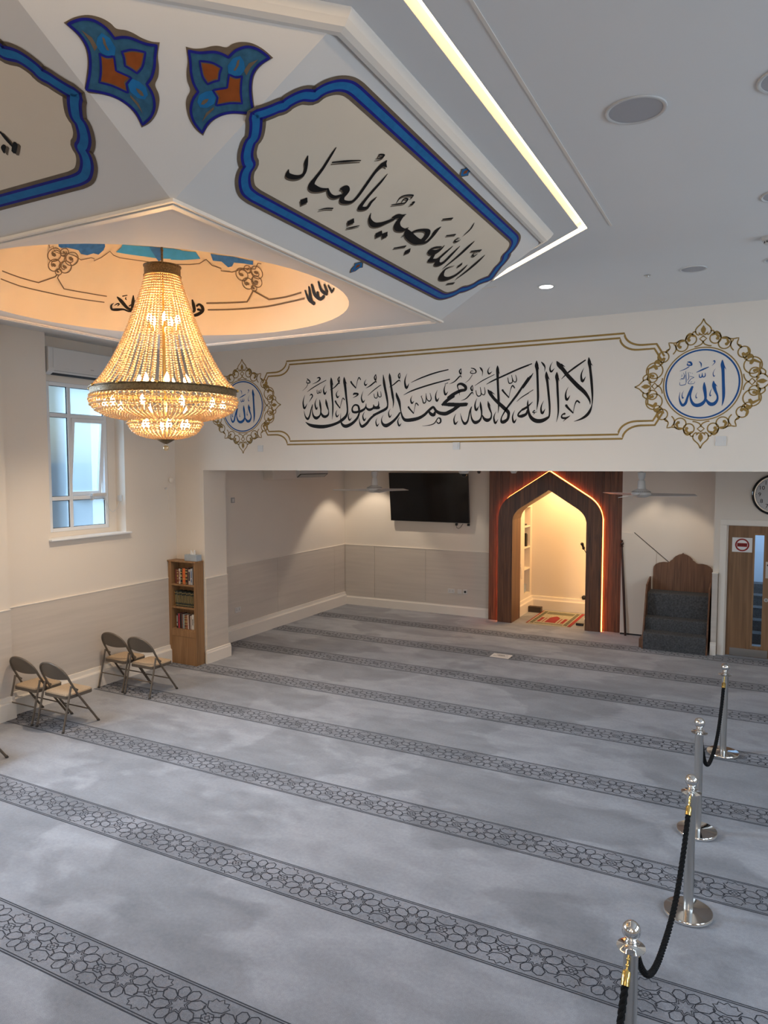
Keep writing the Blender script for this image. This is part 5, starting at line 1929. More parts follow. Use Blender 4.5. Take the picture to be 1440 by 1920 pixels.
for i, (y, w, h, mm, lb) in enumerate(((14.16, 0.035, 0.27, 'black', 'tall black book standing on the middle niche shelf'), (14.20, 0.045, 0.25, 'brownbox', 'brown book standing next to the black one on the niche shelf'))):
    b = thing('book', lb, 'book', (-4.25, y, 1.312), 'books on the niche shelf')
    m = MB()
    m.box((-4.32, y, 1.312), (-4.15, y+w, 1.312+h))
    m.build('cover', M[mm], b, bevel=0.003)
    m = MB()
    m.box((-4.318, y+0.004, 1.3125+h-0.001), (-4.154, y+w-0.004, 1.3125+h+0.001))
    m.build('pages', M['paper'], b)
o = tag(MB().box((-4.30, 14.05, 0.372), (-4.17, 14.26, 0.53)).build('storage_box', M['tissuebox'], bevel=0.01), 'blue grey storage box on the lowest niche shelf', 'box')
cb = MB()
cb.tube(catmull([(-4.10, 13.62, 1.02), (-4.095, 13.60, 0.90), (-4.09, 13.63, 0.74), (-4.09, 13.68, 0.72), (-4.095, 13.68, 0.80), (-4.10, 13.64, 0.95)], 5), 0.004, 6)
tag(cb.build('hanging_cable', M['plastic']), 'thin pale cable loop hanging on the niche side wall', 'cable')

# staff leaning between niche and wall
stf = thing('staff', 'tall dark mahogany staff leaning against the wall right of the niche', 'staff', (-1.985, 12.84, 0))
m = MB()
m.tube([(-1.985, 12.83, 0.0), (-2.035, 12.865, 0.8), (-2.082, 12.886, 1.56)], [0.019, 0.021, 0.018], 10)
m.build('shaft', M['mahogany'], stf, smooth=60)
m = MB()
m.lathe([(0.018, -0.03), (0.030, -0.02), (0.030, -0.008), (0.020, 0.0), (0.034, 0.030), (0.030, 0.055), (0.014, 0.066), (0.024, 0.082), (0.012, 0.10), (0.001, 0.102)], (-2.083, 12.886, 1.56), 14)
m.build('finial', M['mahogany'], stf, smooth=50)

# ------------------------------------------------------------------ minbar (stepped pulpit)
mb_ = thing('stepped_pulpit', 'low wooden pulpit with three grey carpeted steps and scalloped back', 'pulpit', (-1.13, 12.4, 0))
x0, x1 = -1.600, -0.652
for (a, b, c, d) in ((12.03, 12.86, 0.0, 0.272), (12.27, 12.86, 0.272, 0.470), (12.50, 12.86, 0.470, 0.845)):
    m = MB()
    r = 0.025
    m.prism([(x0+0.012, a, c), (x0+0.012, a, d-r), (x0+0.012, a+r*0.3, d-r*0.3), (x0+0.012, a+r, d), (x0+0.012, b, d), (x0+0.012, b, c)], (x1-x0-0.024, 0, 0))
    m.build('step', M['stepcarpet'], mb_, smooth=50)
for xs_ in (x0-0.012, x1-0.012):
    m = MB()
    m.prism([(xs_, 12.02, 0.0), (xs_, 12.02, 0.06), (xs_, 12.43, 0.985), (xs_, 12.80, 1.06), (xs_, 12.88, 1.06), (xs_, 12.88, 0.0)], (0.024, 0, 0))
    m.build('side_panel', M['walnut_plain'], mb_, bevel=0.003)
bk = [(-0.462, 0.0), (-0.462, 1.19), (-0.455, 1.235), (-0.425, 1.275), (-0.370, 1.305), (-0.300, 1.320), (-0.235, 1.318), (-0.205, 1.330), (-0.190, 1.350), (-0.155, 1.372), (-0.150, 1.390), (-0.115, 1.425), (-0.060, 1.458), (-0.015, 1.470), (0.0, 1.492)]
bk = bk + [(-a, b) for a, b in bk[::-1][1:]]
m = MB()
m.prism([(-1.095+a, 12.865, 0.0 + b) for a, b in bk], (0, 0.022, 0))
m.build('scalloped_back', M['walnut_plain'], mb_)
MB().box((-1.66, 12.10, 0.0), (-1.615, 12.40, 0.14)).build('side_block', M['walnut_plain'], mb_)

# ------------------------------------------------------------------ oak door with glazed slot
door = bpy.data.objects.new('door_1', None)
COL.objects.link(door)
struct(door)
door.location = (0.22, 12.26, 0)
dy0, dy1 = 12.235, 12.279
def leaf(xa, xb, gx0, gx1):
    m = MB()
    m.box((xa, dy0, 0.008), (gx0, dy1, 2.022))
    m.box((gx1, dy0, 0.008), (xb, dy1, 2.022))
    m.box((gx0, dy0, 0.008), (gx1, dy1, 0.17))
    m.box((gx0, dy0, 1.895), (gx1, dy1, 2.022))
    m.build('leaf', M['dooroak'], door)
    m = MB()
    for (a, b, c, d) in ((gx0-0.018, gx0+0.006, 0.152, 1.913), (gx1-0.006, gx1+0.018, 0.152, 1.913), (gx0, gx1, 0.152, 0.176), (gx0, gx1, 1.889, 1.913)):
        m.box((a, dy0-0.008, c), (b, dy1+0.004, d))
    m.build('glazing_bead', M['oak'], door)
    MB().box((gx0, dy0+0.018, 0.17), (gx1, dy0+0.024, 1.895)).build('pane', M['clear'], door)
    MB().box((xa+0.06, dy0-0.003, 0.012), (xb-0.03, dy0, 0.125)).build('kick_plate', M['steel'], door)
leaf(-0.398, 0.212, -0.036, 0.098)
leaf(0.216, 0.826, 0.33, 0.464)
m = MB()
m.box((0.122, dy0-0.003, 1.24), (0.196, dy0, 1.49))
m.build('push_plate', M['steel'], door)
m = MB()
m.disc((0.142, dy0-0.001, 0.905), 0.030, (0,-1,0), 24, 0.010)
m.build('lock', M['steel'], door, smooth=40)
MB().box((0.138, dy0-0.016, 0.892), (0.146, dy0-0.010, 0.918)).build('keyhole', M['black'], door)
m = MB()
m.disc((0.150, dy0-0.001, 1.44), 0.012, (0,-1,0), 12, 0.014)
m.disc((0.180, dy0-0.001, 1.43), 0.012, (0,-1,0), 12, 0.014)
m.build('bolt', M['black'], door)
sg = thing('no_exit_sign', 'white paper sign with a red circle stuck on the oak door', 'sign', (-0.205, 12.233, 1.73))
MB().box((-0.343, 12.2320, 1.620), (-0.067, 12.2345, 1.842)).build('sheet', M['paper'], sg)
MB().ring((-0.205, 12.2318, 1.731), 0.076, 0.098, (0,-1,0), 48, 0.0012).build('red_circle', M['red_ink'], sg)
MB().box((-0.274, 12.2302, 1.703), (-0.136, 12.2318, 1.759)).build('red_bar', M['red_ink'], sg)
text_mesh('NO EXIT', 0.036, 'wording', M['black_ink'], (-0.205, 12.2296, 1.731), (PI/2, 0, 0), sg)

# ------------------------------------------------------------------ wall clock
ck = thing('wall_clock', 'round black rimmed wall clock over the oak door', 'clock', (0.21, 12.2, 2.508))
cxk, czk = 0.21, 2.508
m = MB()
prof = [(0.272, 0.012), (0.276, 0.030), (0.290, 0.046), (0.305, 0.040), (0.310, 0.020), (0.310, 0.0)]
vs, fs = [], []
n = len(prof)
for k in range(64):
    a = 2*PI*k/64
    for r, d in prof:
        vs.append((cxk + r*math.cos(a), 12.2-d, czk + r*math.sin(a)))
for k in range(64):
    l = (k+1) % 64
    for i in range(n-1):
        fs.append((k*n+i, l*n+i, l*n+i+1, k*n+i+1))
m.add(vs, fs)
m.build('rim', M['screen'], ck, smooth=50)
MB().ring((cxk, 12.188, czk), 0.262, 0.275, (0,-1,0), 64, 0.012).build('inner_rim', M['steel'], ck, smooth=40)
MB().disc((cxk, 12.19, czk), 0.272, (0,-1,0), 64, 0.003).build('dial', mat('clock dial', (0.55, 0.55, 0.56), 0.35), ck)
for h in range(1, 13):
    a = PI/2 - 2*PI*h/12
    text_mesh(str(h), 0.084, 'numeral', M['black_ink'], (cxk+0.200*math.cos(a), 12.1855, czk+0.200*math.sin(a)), (PI/2, 0, 0), ck)
m = MB()
for k in range(60):
    a = 2*PI*k/60
    L_ = 0.016 if k % 5 == 0 else 0.007
    ca, sa = math.cos(a), math.sin(a)
    m.obox((cxk+(0.252-L_/2)*ca, 12.1862, czk+(0.252-L_/2)*sa), (L_/2*ca, 0, L_/2*sa), (0, 0.0006, 0), (-0.0022*sa, 0, 0.0022*ca))
m.build('minute_marks', M['black_ink'], ck)
for (ang, L_, w, nm) in ((R(20), 0.12, 0.007, 'hour_hand'), (R(-60), 0.18, 0.005, 'minute_hand')):
    m = MB()
    ca, sa = math.cos(ang), math.sin(ang)
    m.obox((cxk+L_*0.42*ca, 12.180, czk+L_*0.42*sa), (L_*0.55*ca, 0, L_*0.55*sa), (0, 0.001, 0), (-w*sa, 0, w*ca))
    m.build(nm, M['black_ink'], ck)
MB().disc((cxk, 12.178, czk), 0.014, (0,-1,0), 16, 0.004).build('hub', M['black'], ck)

# ------------------------------------------------------------------ bookcase, books, tissue box
bc = thing('bookcase', 'narrow oak bookcase with three shelves of books against the pier', 'bookcase', (-7.52, 8.0, 0))
bx0, bx1, by0, by1, bz = -7.785, -7.262, 7.93, 8.108, 1.55
m = MB(); m.box((bx0, by0, 0), (bx0+0.055, by1, bz-0.022)); m.build('side_panel', M['oak'], bc)
m = MB(); m.box((bx1-0.030, by0, 0), (bx1, by1, bz-0.022)); m.build('side_panel', M['oak'], bc)
MB().box((bx0+0.055, by1-0.006, 0.5), (bx1-0.030, by1, bz-0.022)).build('back_panel', M['oak'], bc)
MB().box((bx0-0.012, by0-0.012, bz-0.022), (bx1+0.008, by1, bz)).build('top_board', M['oak'], bc, bevel=0.003)
for z in (0.505, 0.835, 1.175):
    MB().box((bx0+0.055, by0+0.002, z), (bx1-0.030, by1-0.006, z+0.024)).build('shelf', M['oak'], bc)
MB().box((bx0+0.055, by0+0.004, 0.0), (bx1-0.030, by0+0.022, 0.415)).build('front_panel', M['oak'], bc)
MB().box((bx0+0.055, by0+0.001, 0.418), (bx1-0.030, by0+0.022, 0.505)).build('front_rail', M['oak'], bc)

bookmats = {}
def bookmat(c):
    if c not in bookmats:
        bookmats[c] = mat('book cloth', c, 0.6, noise=(30, 0.15))
    return bookmats[c]
gilt = mat('gilt lettering', (0.42, 0.30, 0.10), 0.4)
pale = mat('pale lettering', (0.60, 0.57, 0.52), 0.5)
def book(x, z, w, h, c, lb, grp, tilt=0.0, deco=None, d=0.125, y=None):
    y = by0 + 0.030 if y is None else y
    t = thing('book', lb, 'book', (x, y, z), grp)
    m = MB()
    # boards and rounded spine
    m.box((0, 0.006, 0), (0.003, d, h)); m.box((w-0.003, 0.006, 0), (w, d, h))
    n = 5
    sp_ = [(w*(i/n), 0.006 - 0.005*math.sin(PI*i/n)) for i in range(n+1)]
    for (a, ya), (b, yb) in zip(sp_[:-1], sp_[1:]):
        m.quad((a, ya, 0), (b, yb, 0), (b, yb, h), (a, ya, h))
    me = m.mesh('cover', bookmat(c))
    o = bpy.data.objects.new('cover', me); COL.objects.link(o); o.parent = t
    m = MB(); m.box((0.003, 0.008, 0.003), (w-0.003, d-0.004, h-0.004))
    o = bpy.data.objects.new('pages', m.mesh('pages', M['paper'])); COL.objects.link(o); o.parent = t
    if deco:
        m = MB()
        for (z0, z1, a, b) in deco[1]:
            m.box((w*a, -0.0005, h*z0), (w*b, 0.0035, h*z1))
        o = bpy.data.objects.new('spine_lettering', m.mesh('spine_lettering', deco[0])); COL.objects.link(o); o.parent = t
    t.rotation_euler = (0, tilt, 0)
    return t
BANDS = [(0.06,0.10,.1,.9),(0.30,0.36,.15,.85),(0.46,0.62,.2,.8),(0.72,0.80,.15,.85),(0.90,0.94,.1,.9)]
TITLE = [(0.15,0.35,.3,.7),(0.42,0.86,.3,.7)]
top_books = [(0.034,.215,(.13,.028,.018),'dark red book at the left end of the top shelf',None), (0.034,.215,(.17,.045,.025),'brick red book second along the top shelf',(gilt,BANDS)),
  (0.030,.225,(.55,.50,.44),'cream book on the top shelf left of the gilt black one',(bookmat((.3,.1,.06)),TITLE)), (0.040,.228,(.015,.016,.014),'black book with gilt bands left of the orange book',(gilt,BANDS)),
  (0.054,.235,(.62,.13,.03),'bright orange book on the top shelf',(gilt,BANDS[:2])), (0.046,.240,(.016,.017,.016),'black book with gilt bands right of the orange book',(gilt,BANDS)),
  (0.008,.235,(.16,.03,.02),'thin dark red booklet on the top shelf',None), (0.040,.225,(.45,.40,.36),'white and black spined book on the top shelf',(M['black'],[(.25,.85,.25,.8)])),
  (0.038,.240,(.40,.43,.47),'pale blue grey book on the top shelf',(bookmat((.1,.15,.3)),TITLE)), (0.030,.275,(.05,.05,.052),'tall charcoal book at the right end of the top shelf',None)]
x = bx0+0.10
for (w, h, c, lb, deco) in top_books:
    book(x, 1.2, w, h, c, lb, 'books on the top shelf', 0.0, deco)
    x += w + 0.002
x = bx0+0.105
ords = ['first', 'second', 'third', 'fourth', 'fifth', 'sixth', 'seventh', 'eighth', 'ninth', 'tenth', 'eleventh', 'twelfth', 'thirteenth']
for k in range(13):
    c = (.020, .026, .021) if k != 1 else (.05, .06, .05)
    h = .225 + .006*math.sin(k*2.1)
    book(x + 0.002, 0.861, .023, h, c, 'dark green gilt volume, %s from the left in the middle shelf set' % ords[k], 'matching dark volumes on the middle shelf', -0.10 + 0.0075*k, (gilt, [(.08,.11,.1,.9),(.25,.75,.35,.65),(.88,.91,.1,.9)]))
    x += .0273
low_books = [(0.030,.215,(.02,.018,.018),'black book at the left end of the bottom shelf',(pale,TITLE)), (0.034,.218,(.35,.03,.05),'crimson book on the bottom shelf',None), (0.036,.222,(.008,.008,.009),'plain black book right of the crimson one',None),
  (0.022,.215,(.16,.06,.05),'slim maroon book on the bottom shelf',None), (0.036,.215,(.22,.25,.24),'grey green book on the bottom shelf',None), (0.030,.205,(.13,.04,.03),'dark red ribbed book on the bottom shelf',(gilt,BANDS)),
  (0.034,.205,(.27,.06,.03),'red ribbed book with gilt bands on the bottom shelf',(gilt,BANDS)), (0.026,.215,(.50,.40,.34),'pinkish book leaning on the bottom shelf',None), (0.020,.21,(.08,.03,.02),'slim brown book on the bottom shelf',None),
  (0.036,.205,(.40,.34,.30),'beige book on the bottom shelf beside the white one',None), (0.038,.225,(.62,.60,.56),'white book at the right end of the bottom shelf',(M['black'],[(.3,.7,.4,.7)]))]
x = bx0+0.115
for i, (w, h, c, lb, deco) in enumerate(low_books):
    book(x, 0.531, w-0.003, h, c, lb, 'books on the bottom shelf', -0.05 if i in (7, 8) else 0.0, deco)
    x += w - 0.0005
tb = thing('tissue_box', 'pale blue tissue box on top of the bookcase', 'tissue box', (-7.38, 8.02, bz))
MB().box((-7.495, 7.965, bz), (-7.262, 8.075, bz+0.092)).build('carton', M['tissuebox'], tb, bevel=0.003)
m = MB()
for k, (dx, hh, lean) in enumerate(((-0.02, 0.055, -0.018), (0.02, 0.062, 0.010))):
    pts = [(-7.385+dx-0.022, 8.02, bz+0.092), (-7.385+dx+0.022, 8.015, bz+0.092), (-7.385+dx+lean+0.012, 8.01, bz+0.092+hh), (-7.385+dx+lean-0.004, 8.022, bz+0.092+hh*1.1)]
    m.prism(pts, (0.004, 0.018, 0))
m.build('tissue', M['paper'], tb)

# ------------------------------------------------------------------ folding chairs
chair = thing('folding_chair', 'brown folding chair with checked seat next to the wall, nearer pair', 'chair', (-7.463, 5.45, 0), 'folding chairs along the wall')
cx0, cy0 = -7.463, 5.45
def cp(x, y, z):
    return (cx0+x, cy0+y, z)
FR = 0.0125
hw = 0.222
up = []
for s in (-1, 1):
    m = MB()
    m.tube([cp(s*0.225, 0.235, 0.012), cp(s*0.222, -0.03, 0.384), cp(s*0.214, -0.128, 0.560)], FR, 10)
    l = m.build('front_leg', M['chair'], chair, smooth=60)
    m = MB(); m.tube([cp(s*0.225, 0.243, 0.0), cp(s*0.225, 0.228, 0.022)], 0.0155, 10); m.build('foot_cap', M['rubber'], l, smooth=60)
    m = MB()
    m.tube([cp(s*0.218, -0.235, 0.012), cp(s*0.218, -0.115, 0.500)], FR*0.95, 10)
    l = m.build('rear_leg', M['chair'], chair, smooth=60)
    m = MB(); m.tube([cp(s*0.218, -0.238, 0.0), cp(s*0.218, -0.233, 0.022)], 0.015, 10); m.build('foot_cap', M['rubber'], l, smooth=60)
    m = MB(); m.obox(cp(s*0.222, -0.070, 0.462), (0.003, 0, 0), (0, 0.040, -0.030), (0, 0.006, 0.008)); m.build('hinge_link', M['chair'], chair)
arcp = []
for i in range(25):
    a = PI*i/24
    xx_ = -0.214*math.cos(a)
    q = math.sin(a)**0.75
    zz = 0.560 + 0.205*q
    arcp.append(cp(xx_*(1.0), -0.128 - 0.090*q - 0.018*math.sin(a), zz))
m = MB(); m.tube(arcp, FR*1.05, 10); m.build('back_hoop', M['chair'], chair, smooth=60)
m = MB()
n = 14
vs, fs = [], []
for i in range(n+1):
    t = -1 + 2*i/n
    x = 0.207*t
    q = max(0.0, 1 - t*t)**0.375
    zt = 0.560 + 0.200*q
    zb = 0.562 + 0.016*(t*t)
    yt = -0.128 - 0.090*q - 0.022*(1-t*t)
    yb = -0.128 - 0.030*(1-t*t)
    vs += [cp(x, yb, zb), cp(x, yt, zt), cp(x, yb-0.006, zb), cp(x, yt-0.006, zt)]
for i in range(n):
    a, b = 4*i, 4*i+4
    fs += [(a, b, b+1, a+1), (a+2, a+3, b+3, b+2), (a, a+2, b+2, b), (a+1, b+1, b+3, a+3)]
m.add(vs, fs); m.build('backrest', M['chair'], chair, smooth=40)
def rrect(w, y0, y1, r, n=5):
    P = []
    for (cx_, cy_, a0) in ((w-r, y1-r, 0), (-w+r, y1-r, PI/2), (-w+r, y0+r, PI), (w-r, y0+r, 1.5*PI)):
        for k in range(n+1):
            a = a0 + PI/2*k/n
            P.append((cx_ + r*math.cos(a), cy_ + r*math.sin(a)))
    return P
m = MB(); m.prism([cp(x, y, 0.352) for x, y in rrect(0.200, -0.158, 0.205, 0.05)], (0, 0, 0.036)); m.build('seat_pan', M['chair'], chair, smooth=40)
m = MB()
P0 = rrect(0.196, -0.154, 0.201, 0.048)
P1 = rrect(0.190, -0.148, 0.195, 0.046)
P2 = rrect(0.150, -0.110, 0.155, 0.040)
vs = [cp(x, y, 0.3885) for x, y in P0] + [cp(x, y, 0.402) for x, y in P1] + [cp(x, y, 0.412) for x, y in P2]
k = len(P0)
fs = [tuple(range(2*k, 3*k))]
for j in (0, 1):
    for i in range(k):
        l = (i+1) % k
        fs.append((j*k+i, j*k+l, (j+1)*k+l, (j+1)*k+i))
m.add(vs, fs); m.build('seat_pad', M['chairfab'], chair, smooth=50)
m = MB(); m.tube([cp(-0.218, -0.187, 0.20), cp(0.218, -0.187, 0.20)], 0.008, 8); m.build('stretcher', M['chair'], chair, smooth=60)
m = MB(); m.tube([cp(-0.222, 0.112, 0.178), cp(0.222, 0.112, 0.178)], 0.008, 8); m.build('stretcher', M['chair'], chair, smooth=60)
for (x, y, rz, lb) in ((-6.948, 5.455, 0.0, 'brown folding chair with checked seat, carpet side of the nearer pair'),
                       (-7.490, 6.785, 0.0, 'brown folding chair with checked seat next to the wall, pair by the bookcase'),
                       (-6.985, 6.760, 0.0, 'brown folding chair with checked seat, carpet side of the pair by the bookcase'),
                       (-6.900, 4.275, 0.0, 'brown folding chair cut by the picture edge, only one foot showing')):
    dup(chair, (x, y, 0), lb, rz)

# ------------------------------------------------------------------ rope barrier
post = thing('barrier_post', 'polished steel barrier post farthest away, in front of the oak door', 'barrier post', (-0.252, 7.968, 0), 'steel rope barrier posts')
px, py = -0.252, 7.968
m = MB(); m.lathe([(0.001, 0.0), (0.150, 0.0), (0.156, 0.006), (0.156, 0.018), (0.150, 0.026), (0.060, 0.034), (0.034, 0.038), (0.001, 0.038)], (px, py, 0), 48); m.build('base_plate', M['chrome'], post, smooth=40)
m = MB(); m.lathe([(0.032, 0.034), (0.032, 0.085), (0.0315, 0.088), (0.0315, 0.815), (0.001, 0.815)], (px, py, 0), 32); m.build('tube', M['steel'], post, smooth=40)
m = MB(); m.lathe([(0.001, 0.812), (0.040, 0.812), (0.060, 0.818), (0.062, 0.823), (0.040, 0.828), (0.026, 0.834), (0.020, 0.842), (0.024, 0.850), (0.018, 0.858), (0.014, 0.862)], (px, py, 0), 36); m.build('collar', M['chrome'], post, smooth=50)
m = MB(); m.ball((px, py, 0.899), 0.041, 28, 18); m.build('ball_finial', M['chrome'], post, smooth=60)
posts = {0: (-0.252, 7.968), 1: (-0.366, 6.131), 2: (-0.335, 4.962), 3: (-0.444, 3.206)}
for k, lb in ((1, 'polished steel barrier post second farthest, its rope sagging behind it'), (2, 'polished steel barrier post in the middle foreground with its rope running towards the camera'), (3, 'nearest polished steel barrier post cut by the bottom edge')):
    dup(post, (*posts[k], 0), lb)

def rope(name_lb, A, B, sag, shift=(0,0)):
    """twisted three-strand rope with brass ends between two hook points"""
    A, B = Vector(A), Vector(B)
    t = thing('barrier_rope', name_lb, 'rope', tuple(A), 'black barrier ropes')
    def axis(s):
        p = A.lerp(B, s)
        q = 2*s - 1
        # steep hang near the posts, rounded belly
        d = sag*(1 - abs(q)**2.6)
        return p + Vector((shift[0]*(1-q*q), shift[1]*(1-q*q), -d))
    N = 160
    P = [axis(0.03 + 0.94*i/N) for i in range(N+1)]
    D = [0.0]
    for a, b in zip(P[:-1], P[1:]):
        D.append(D[-1] + (b-a).length)
    m = MB()
    for k in range(3):
        path = []
        for i, p in enumerate(P):
            tg = (P[min(i+1, N)] - P[max(i-1, 0)]).normalized()
            u = tg.cross(Vector((1, 0, 0.01))).normalized()
            w = tg.cross(u)
            a = 2*PI*(D[i]/0.085 + k/3)
            path.append(p + (u*math.cos(a) + w*math.sin(a))*0.0085)
        m.tube(path, 0.0092, 7)
    m.build('strands', M['rope'], t, smooth=70)
    for (i0, i1, hook) in ((0, 4, A), (N, N-4, B)):
        dirv = (P[i0]-P[i1]).normalized()
        e = MB()
        c0 = P[i0] - dirv*0.02
        e.tube([c0 - dirv*0.012, c0, c0 + dirv*0.040, c0 + dirv*0.048], [0.0195, 0.0185, 0.0185, 0.010], 16)
        e.build('brass_end', M['brass'], t, smooth=50)
        e = MB()
        h0 = c0 + dirv*0.046
        e.tube([h0, h0.lerp(hook, 0.5), hook], 0.005, 8)
        for q in (0.3, 0.7):
            e.ball(h0.lerp(hook, q), 0.008, 8, 6)
        e.build('hook', M['brass'], t, smooth=50)
    return t
def hook_pt(k, toward):
    a, b = Vector((*posts[k], 0.818)), Vector((*posts[toward], 0.818))
    d = (b-a).normalized()
    return a + d*0.052
rope('black twisted rope with brass ends hung between the two farthest posts', hook_pt(0, 1), hook_pt(1, 0), 0.52)
rope('black twisted rope with brass ends hung between the two nearer posts', hook_pt(2, 3), hook_pt(3, 2), 0.50)
p4 = (-0.52, 1.60)
posts[4] = p4
dup(post, (*p4, 0), 'polished steel barrier post holding the far end of the nearest rope')
rope('black twisted rope running from the nearest post out of the bottom edge', hook_pt(3, 4), hook_pt(4, 3), 0.50)

# ------------------------------------------------------------------ small wall fittings
def plate(name, c, w, h, out, lb, cat, group=None, mm='plastic', extra=None):
    c, o = Vector(c), Vector(out)
    s = o.cross(Vector((0, 0, 1)))
    m = MB(); m.obox(c + o*0.005, s*(w/2), o*0.005, (0, 0, h/2))
    t = tag(m.build(name, M[mm], origin=c, bevel=0.002), lb, cat, group)
    if extra == 'switch':
        m = MB(); m.obox(c + o*0.011, s*(w*0.24), o*0.002, (0, 0, h*0.30)); m.build('rocker', M['plastic'], t)
        m = MB()
        for q in (-1, 1):
            m.obox(c + o*0.0105 + s*(q*w*0.38), s*0.002, o*0.001, (0, 0, 0.002))
        m.build('screw', M['grey_plastic'], t)
    if extra == 'double':
        m = MB()
        for q in (-1, 1):
            for (dx, dz) in ((0, 0.012), (-0.011, -0.008), (0.011, -0.008)):
                m.obox(c + o*0.0105 + s*(q*w*0.23+dx) + Vector((0,0,dz)), s*0.003, o*0.001, (0,0,0.005))
        m.build('socket_holes', M['black'], t)
        m = MB()
        for q in (-1, 1):
            m.obox(c + o*0.012 + s*(q*w*0.23) + Vector((0,0,h*0.32)), s*0.006, o*0.003, (0,0,0.008))
        m.build('rocker', M['plastic'], t)
    if extra == 'round':
        m = MB(); m.disc(c + o*0.0102, h*0.24, o, 20, 0.008); m.build('socket_hole', M['black'], t)
    return t
plate('fused_spur', (-6.20, YB, 3.19), 0.088, 0.088, (0,-1,0), 'white wall switch plate under the left medallion', 'wall switch', 'switch plates under the painted frame', 'plastic', 'switch')
plate('fused_spur', (-3.262, YB, 3.187), 0.088, 0.088, (0,-1,0), 'white wall switch plate under the middle of the long lettering', 'wall switch', 'switch plates under the painted frame', 'plastic', 'switch')
plate('fused_spur', (-0.362, YB, 3.197), 0.10, 0.10, (0,-1,0), 'white wall switch plate under the right medallion', 'wall switch', 'switch plates under the painted frame', 'plastic', 'switch')
plate('socket', (-5.34, 13.084, 0.475), 0.146, 0.086, (0,-1,0), 'white double socket under the television, largest of the three plates', 'socket', 'plates on the dado', 'plastic', 'double')
plate('socket', (-5.165, 13.084, 0.475), 0.086, 0.086, (0,-1,0), 'white blank plate under the television, middle of the three', 'wall plate', 'plates on the dado', 'plastic', 'switch')
plate('socket', (-5.045, 13.084, 0.478), 0.086, 0.092, (0,-1,0), 'white plate with a round black hole under the television', 'socket', 'plates on the dado', 'plastic', 'round')
plate('socket', (-7.784, 9.52, 0.512), 0.146, 0.086, (1,0,0), 'white double socket low on the dado beyond the pier', 'socket', None, 'plastic', 'double')
plate('thermostat', (-7.80, 9.45, 2.374), 0.09, 0.09, (1,0,0), 'small grey switch on the wall beyond the pier', 'wall switch', None, 'grey_plastic', 'switch')
plate('socket', (-7.90, 7.16, 2.50), 0.086, 0.086, (0,-1,0), 'white spur plate on the window reveal fed by the opener cable', 'wall switch', None, 'plastic', 'switch')
dc = MB()
dc.ball((-7.775, 8.02, 2.735), 0.045, 16, 10, (0.6, 1, 1))
dcam = tag(dc.build('wall_sensor', M['wall'], smooth=60, origin=(-7.79, 8.02, 2.73)), 'small round white sensor on the wall between window and pier', 'sensor')
m = MB(); m.tube([(-7.797, 7.985, 2.70), (-7.795, 7.95, 2.60), (-7.797, 7.985, 2.5), (-7.797, 7.99, 2.32), (-7.797, 8.04, 2.22)], 0.0045, 6); m.build('lead', M['wall'], dcam)
m = MB(); m.obox((-7.79, 7.92, 2.615), (0.01, 0, 0), (0, 0.014, 0.006), (0, -0.004, 0.010)); m.build('clip', M['plastic'], dcam)
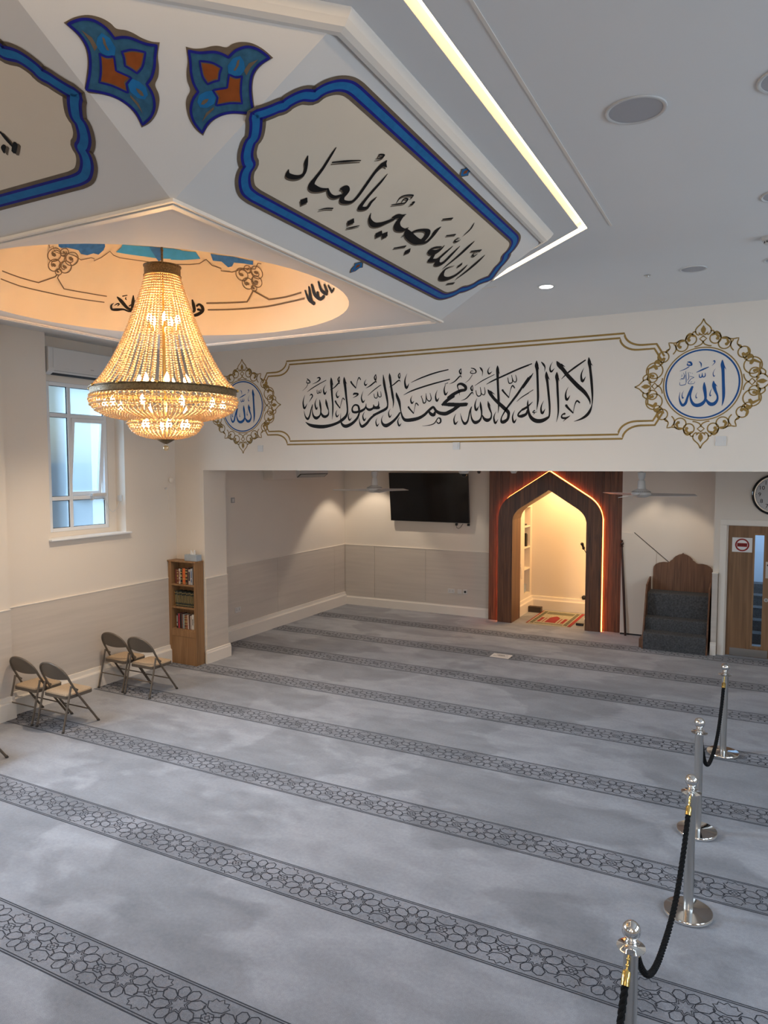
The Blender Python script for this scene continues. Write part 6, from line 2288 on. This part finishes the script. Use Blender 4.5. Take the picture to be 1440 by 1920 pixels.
# dome camera, and little fittings hanging just below the beam line
cam1 = thing('dome_camera', 'white dome security camera hanging by the top corner of the television', 'security camera', (-4.28, 11.0, 3.25))
m = MB(); m.lathe([(0.001, 3.25), (0.075, 3.25), (0.085, 2.88), (0.082, 2.83), (0.062, 2.815), (0.001, 2.815)], (-4.28, 11.0, 0), 28); m.build('housing', M['plastic'], cam1, smooth=40)
m = MB(); m.ball((-4.28, 11.0, 2.815), 0.055, 18, 10); m.build('lens_dome', M['screen'], cam1, smooth=60)
c3 = thing('hanging_sensor', 'small dark sensor peeping under the beam left of the niche', 'sensor', (-4.02, 11.0, 3.25))
m = MB(); m.tube([(-4.02, 11.0, 3.25), (-4.02, 11.0, 2.86)], 0.010, 8); m.build('stalk', M['black'], c3)
m = MB(); m.ball((-4.02, 11.0, 2.85), 0.032, 12, 8); m.build('sensor_head', M['black'], c3, smooth=60)
c4 = thing('hanging_sensor', 'white detector peeping under the beam against the walnut boards', 'sensor', (-3.44, 11.0, 3.25))
m = MB(); m.lathe([(0.001, 3.25), (0.05, 3.25), (0.06, 2.865), (0.040, 2.835), (0.035, 2.825), (0.001, 2.825)], (-3.44, 11.0, 0), 20); m.build('detector_body', M['plastic'], c4, smooth=40)
# printed notice lying on the carpet
nt_ = thing('paper_notice', 'white printed notice lying flat on the carpet in front of the niche', 'notice', (-3.47, 10.54, 0.0))
m = MB()
m.quad((-3.620, 10.425, 0.0045), (-3.315, 10.420, 0.0045), (-3.318, 10.660, 0.0045), (-3.623, 10.664, 0.0045))
m.build('sheet', M['paper'], nt_)
m = MB()
for (a, b, y, h) in ((-0.09, 0.10, 0.055, 0.014), (-0.045, 0.05, 0.030, 0.014), (-0.06, 0.06, 0.005, 0.018), (-0.12, -0.05, -0.02, 0.012), (-0.04, 0.12, -0.03, 0.012)):
    n = max(3, int((b-a)/0.022))
    for k in range(n):
        q0 = a + (b-a)*k/n
        m.box((-3.468+q0, 10.542+y, 0.0045), (-3.468+q0+(b-a)/n*0.7, 10.542+y+h, 0.0052))
m.build('print', mat('grey print', (0.12, 0.10, 0.09), 0.8), nt_)

# ------------------------------------------------------------------ lamps over the back of the hall
for (x, y, e) in ((-7.02, 12.45, 92), (-5.5, 12.45, 42), (-1.375, 12.25, 54), (-4.6, 10.6, 24), (-2.6, 10.6, 24), (-6.4, 9.5, 20), (-1.2, 9.5, 16)):
    light('back_downlight', 'SPOT', (x, y, 3.23), e, SOFT, 0.03, target=(x, y, 0), spot=80, blend=0.30)
# unseen warm spots added to even out the hall and lift its walls
for (x, y, e) in ((-6.95, 1.0, 50), (-6.0, 5.75, 300), (-6.6, 6.6, 55), (-4.2, 6.6, 26), (-3.6, -1.6, 20)):
    light('hall_fill_spot', 'SPOT', (x, y, ZC-0.02), e, (1.0, 0.78, 0.56), 0.05, target=(x, y, 0), spot=105, blend=0.7)
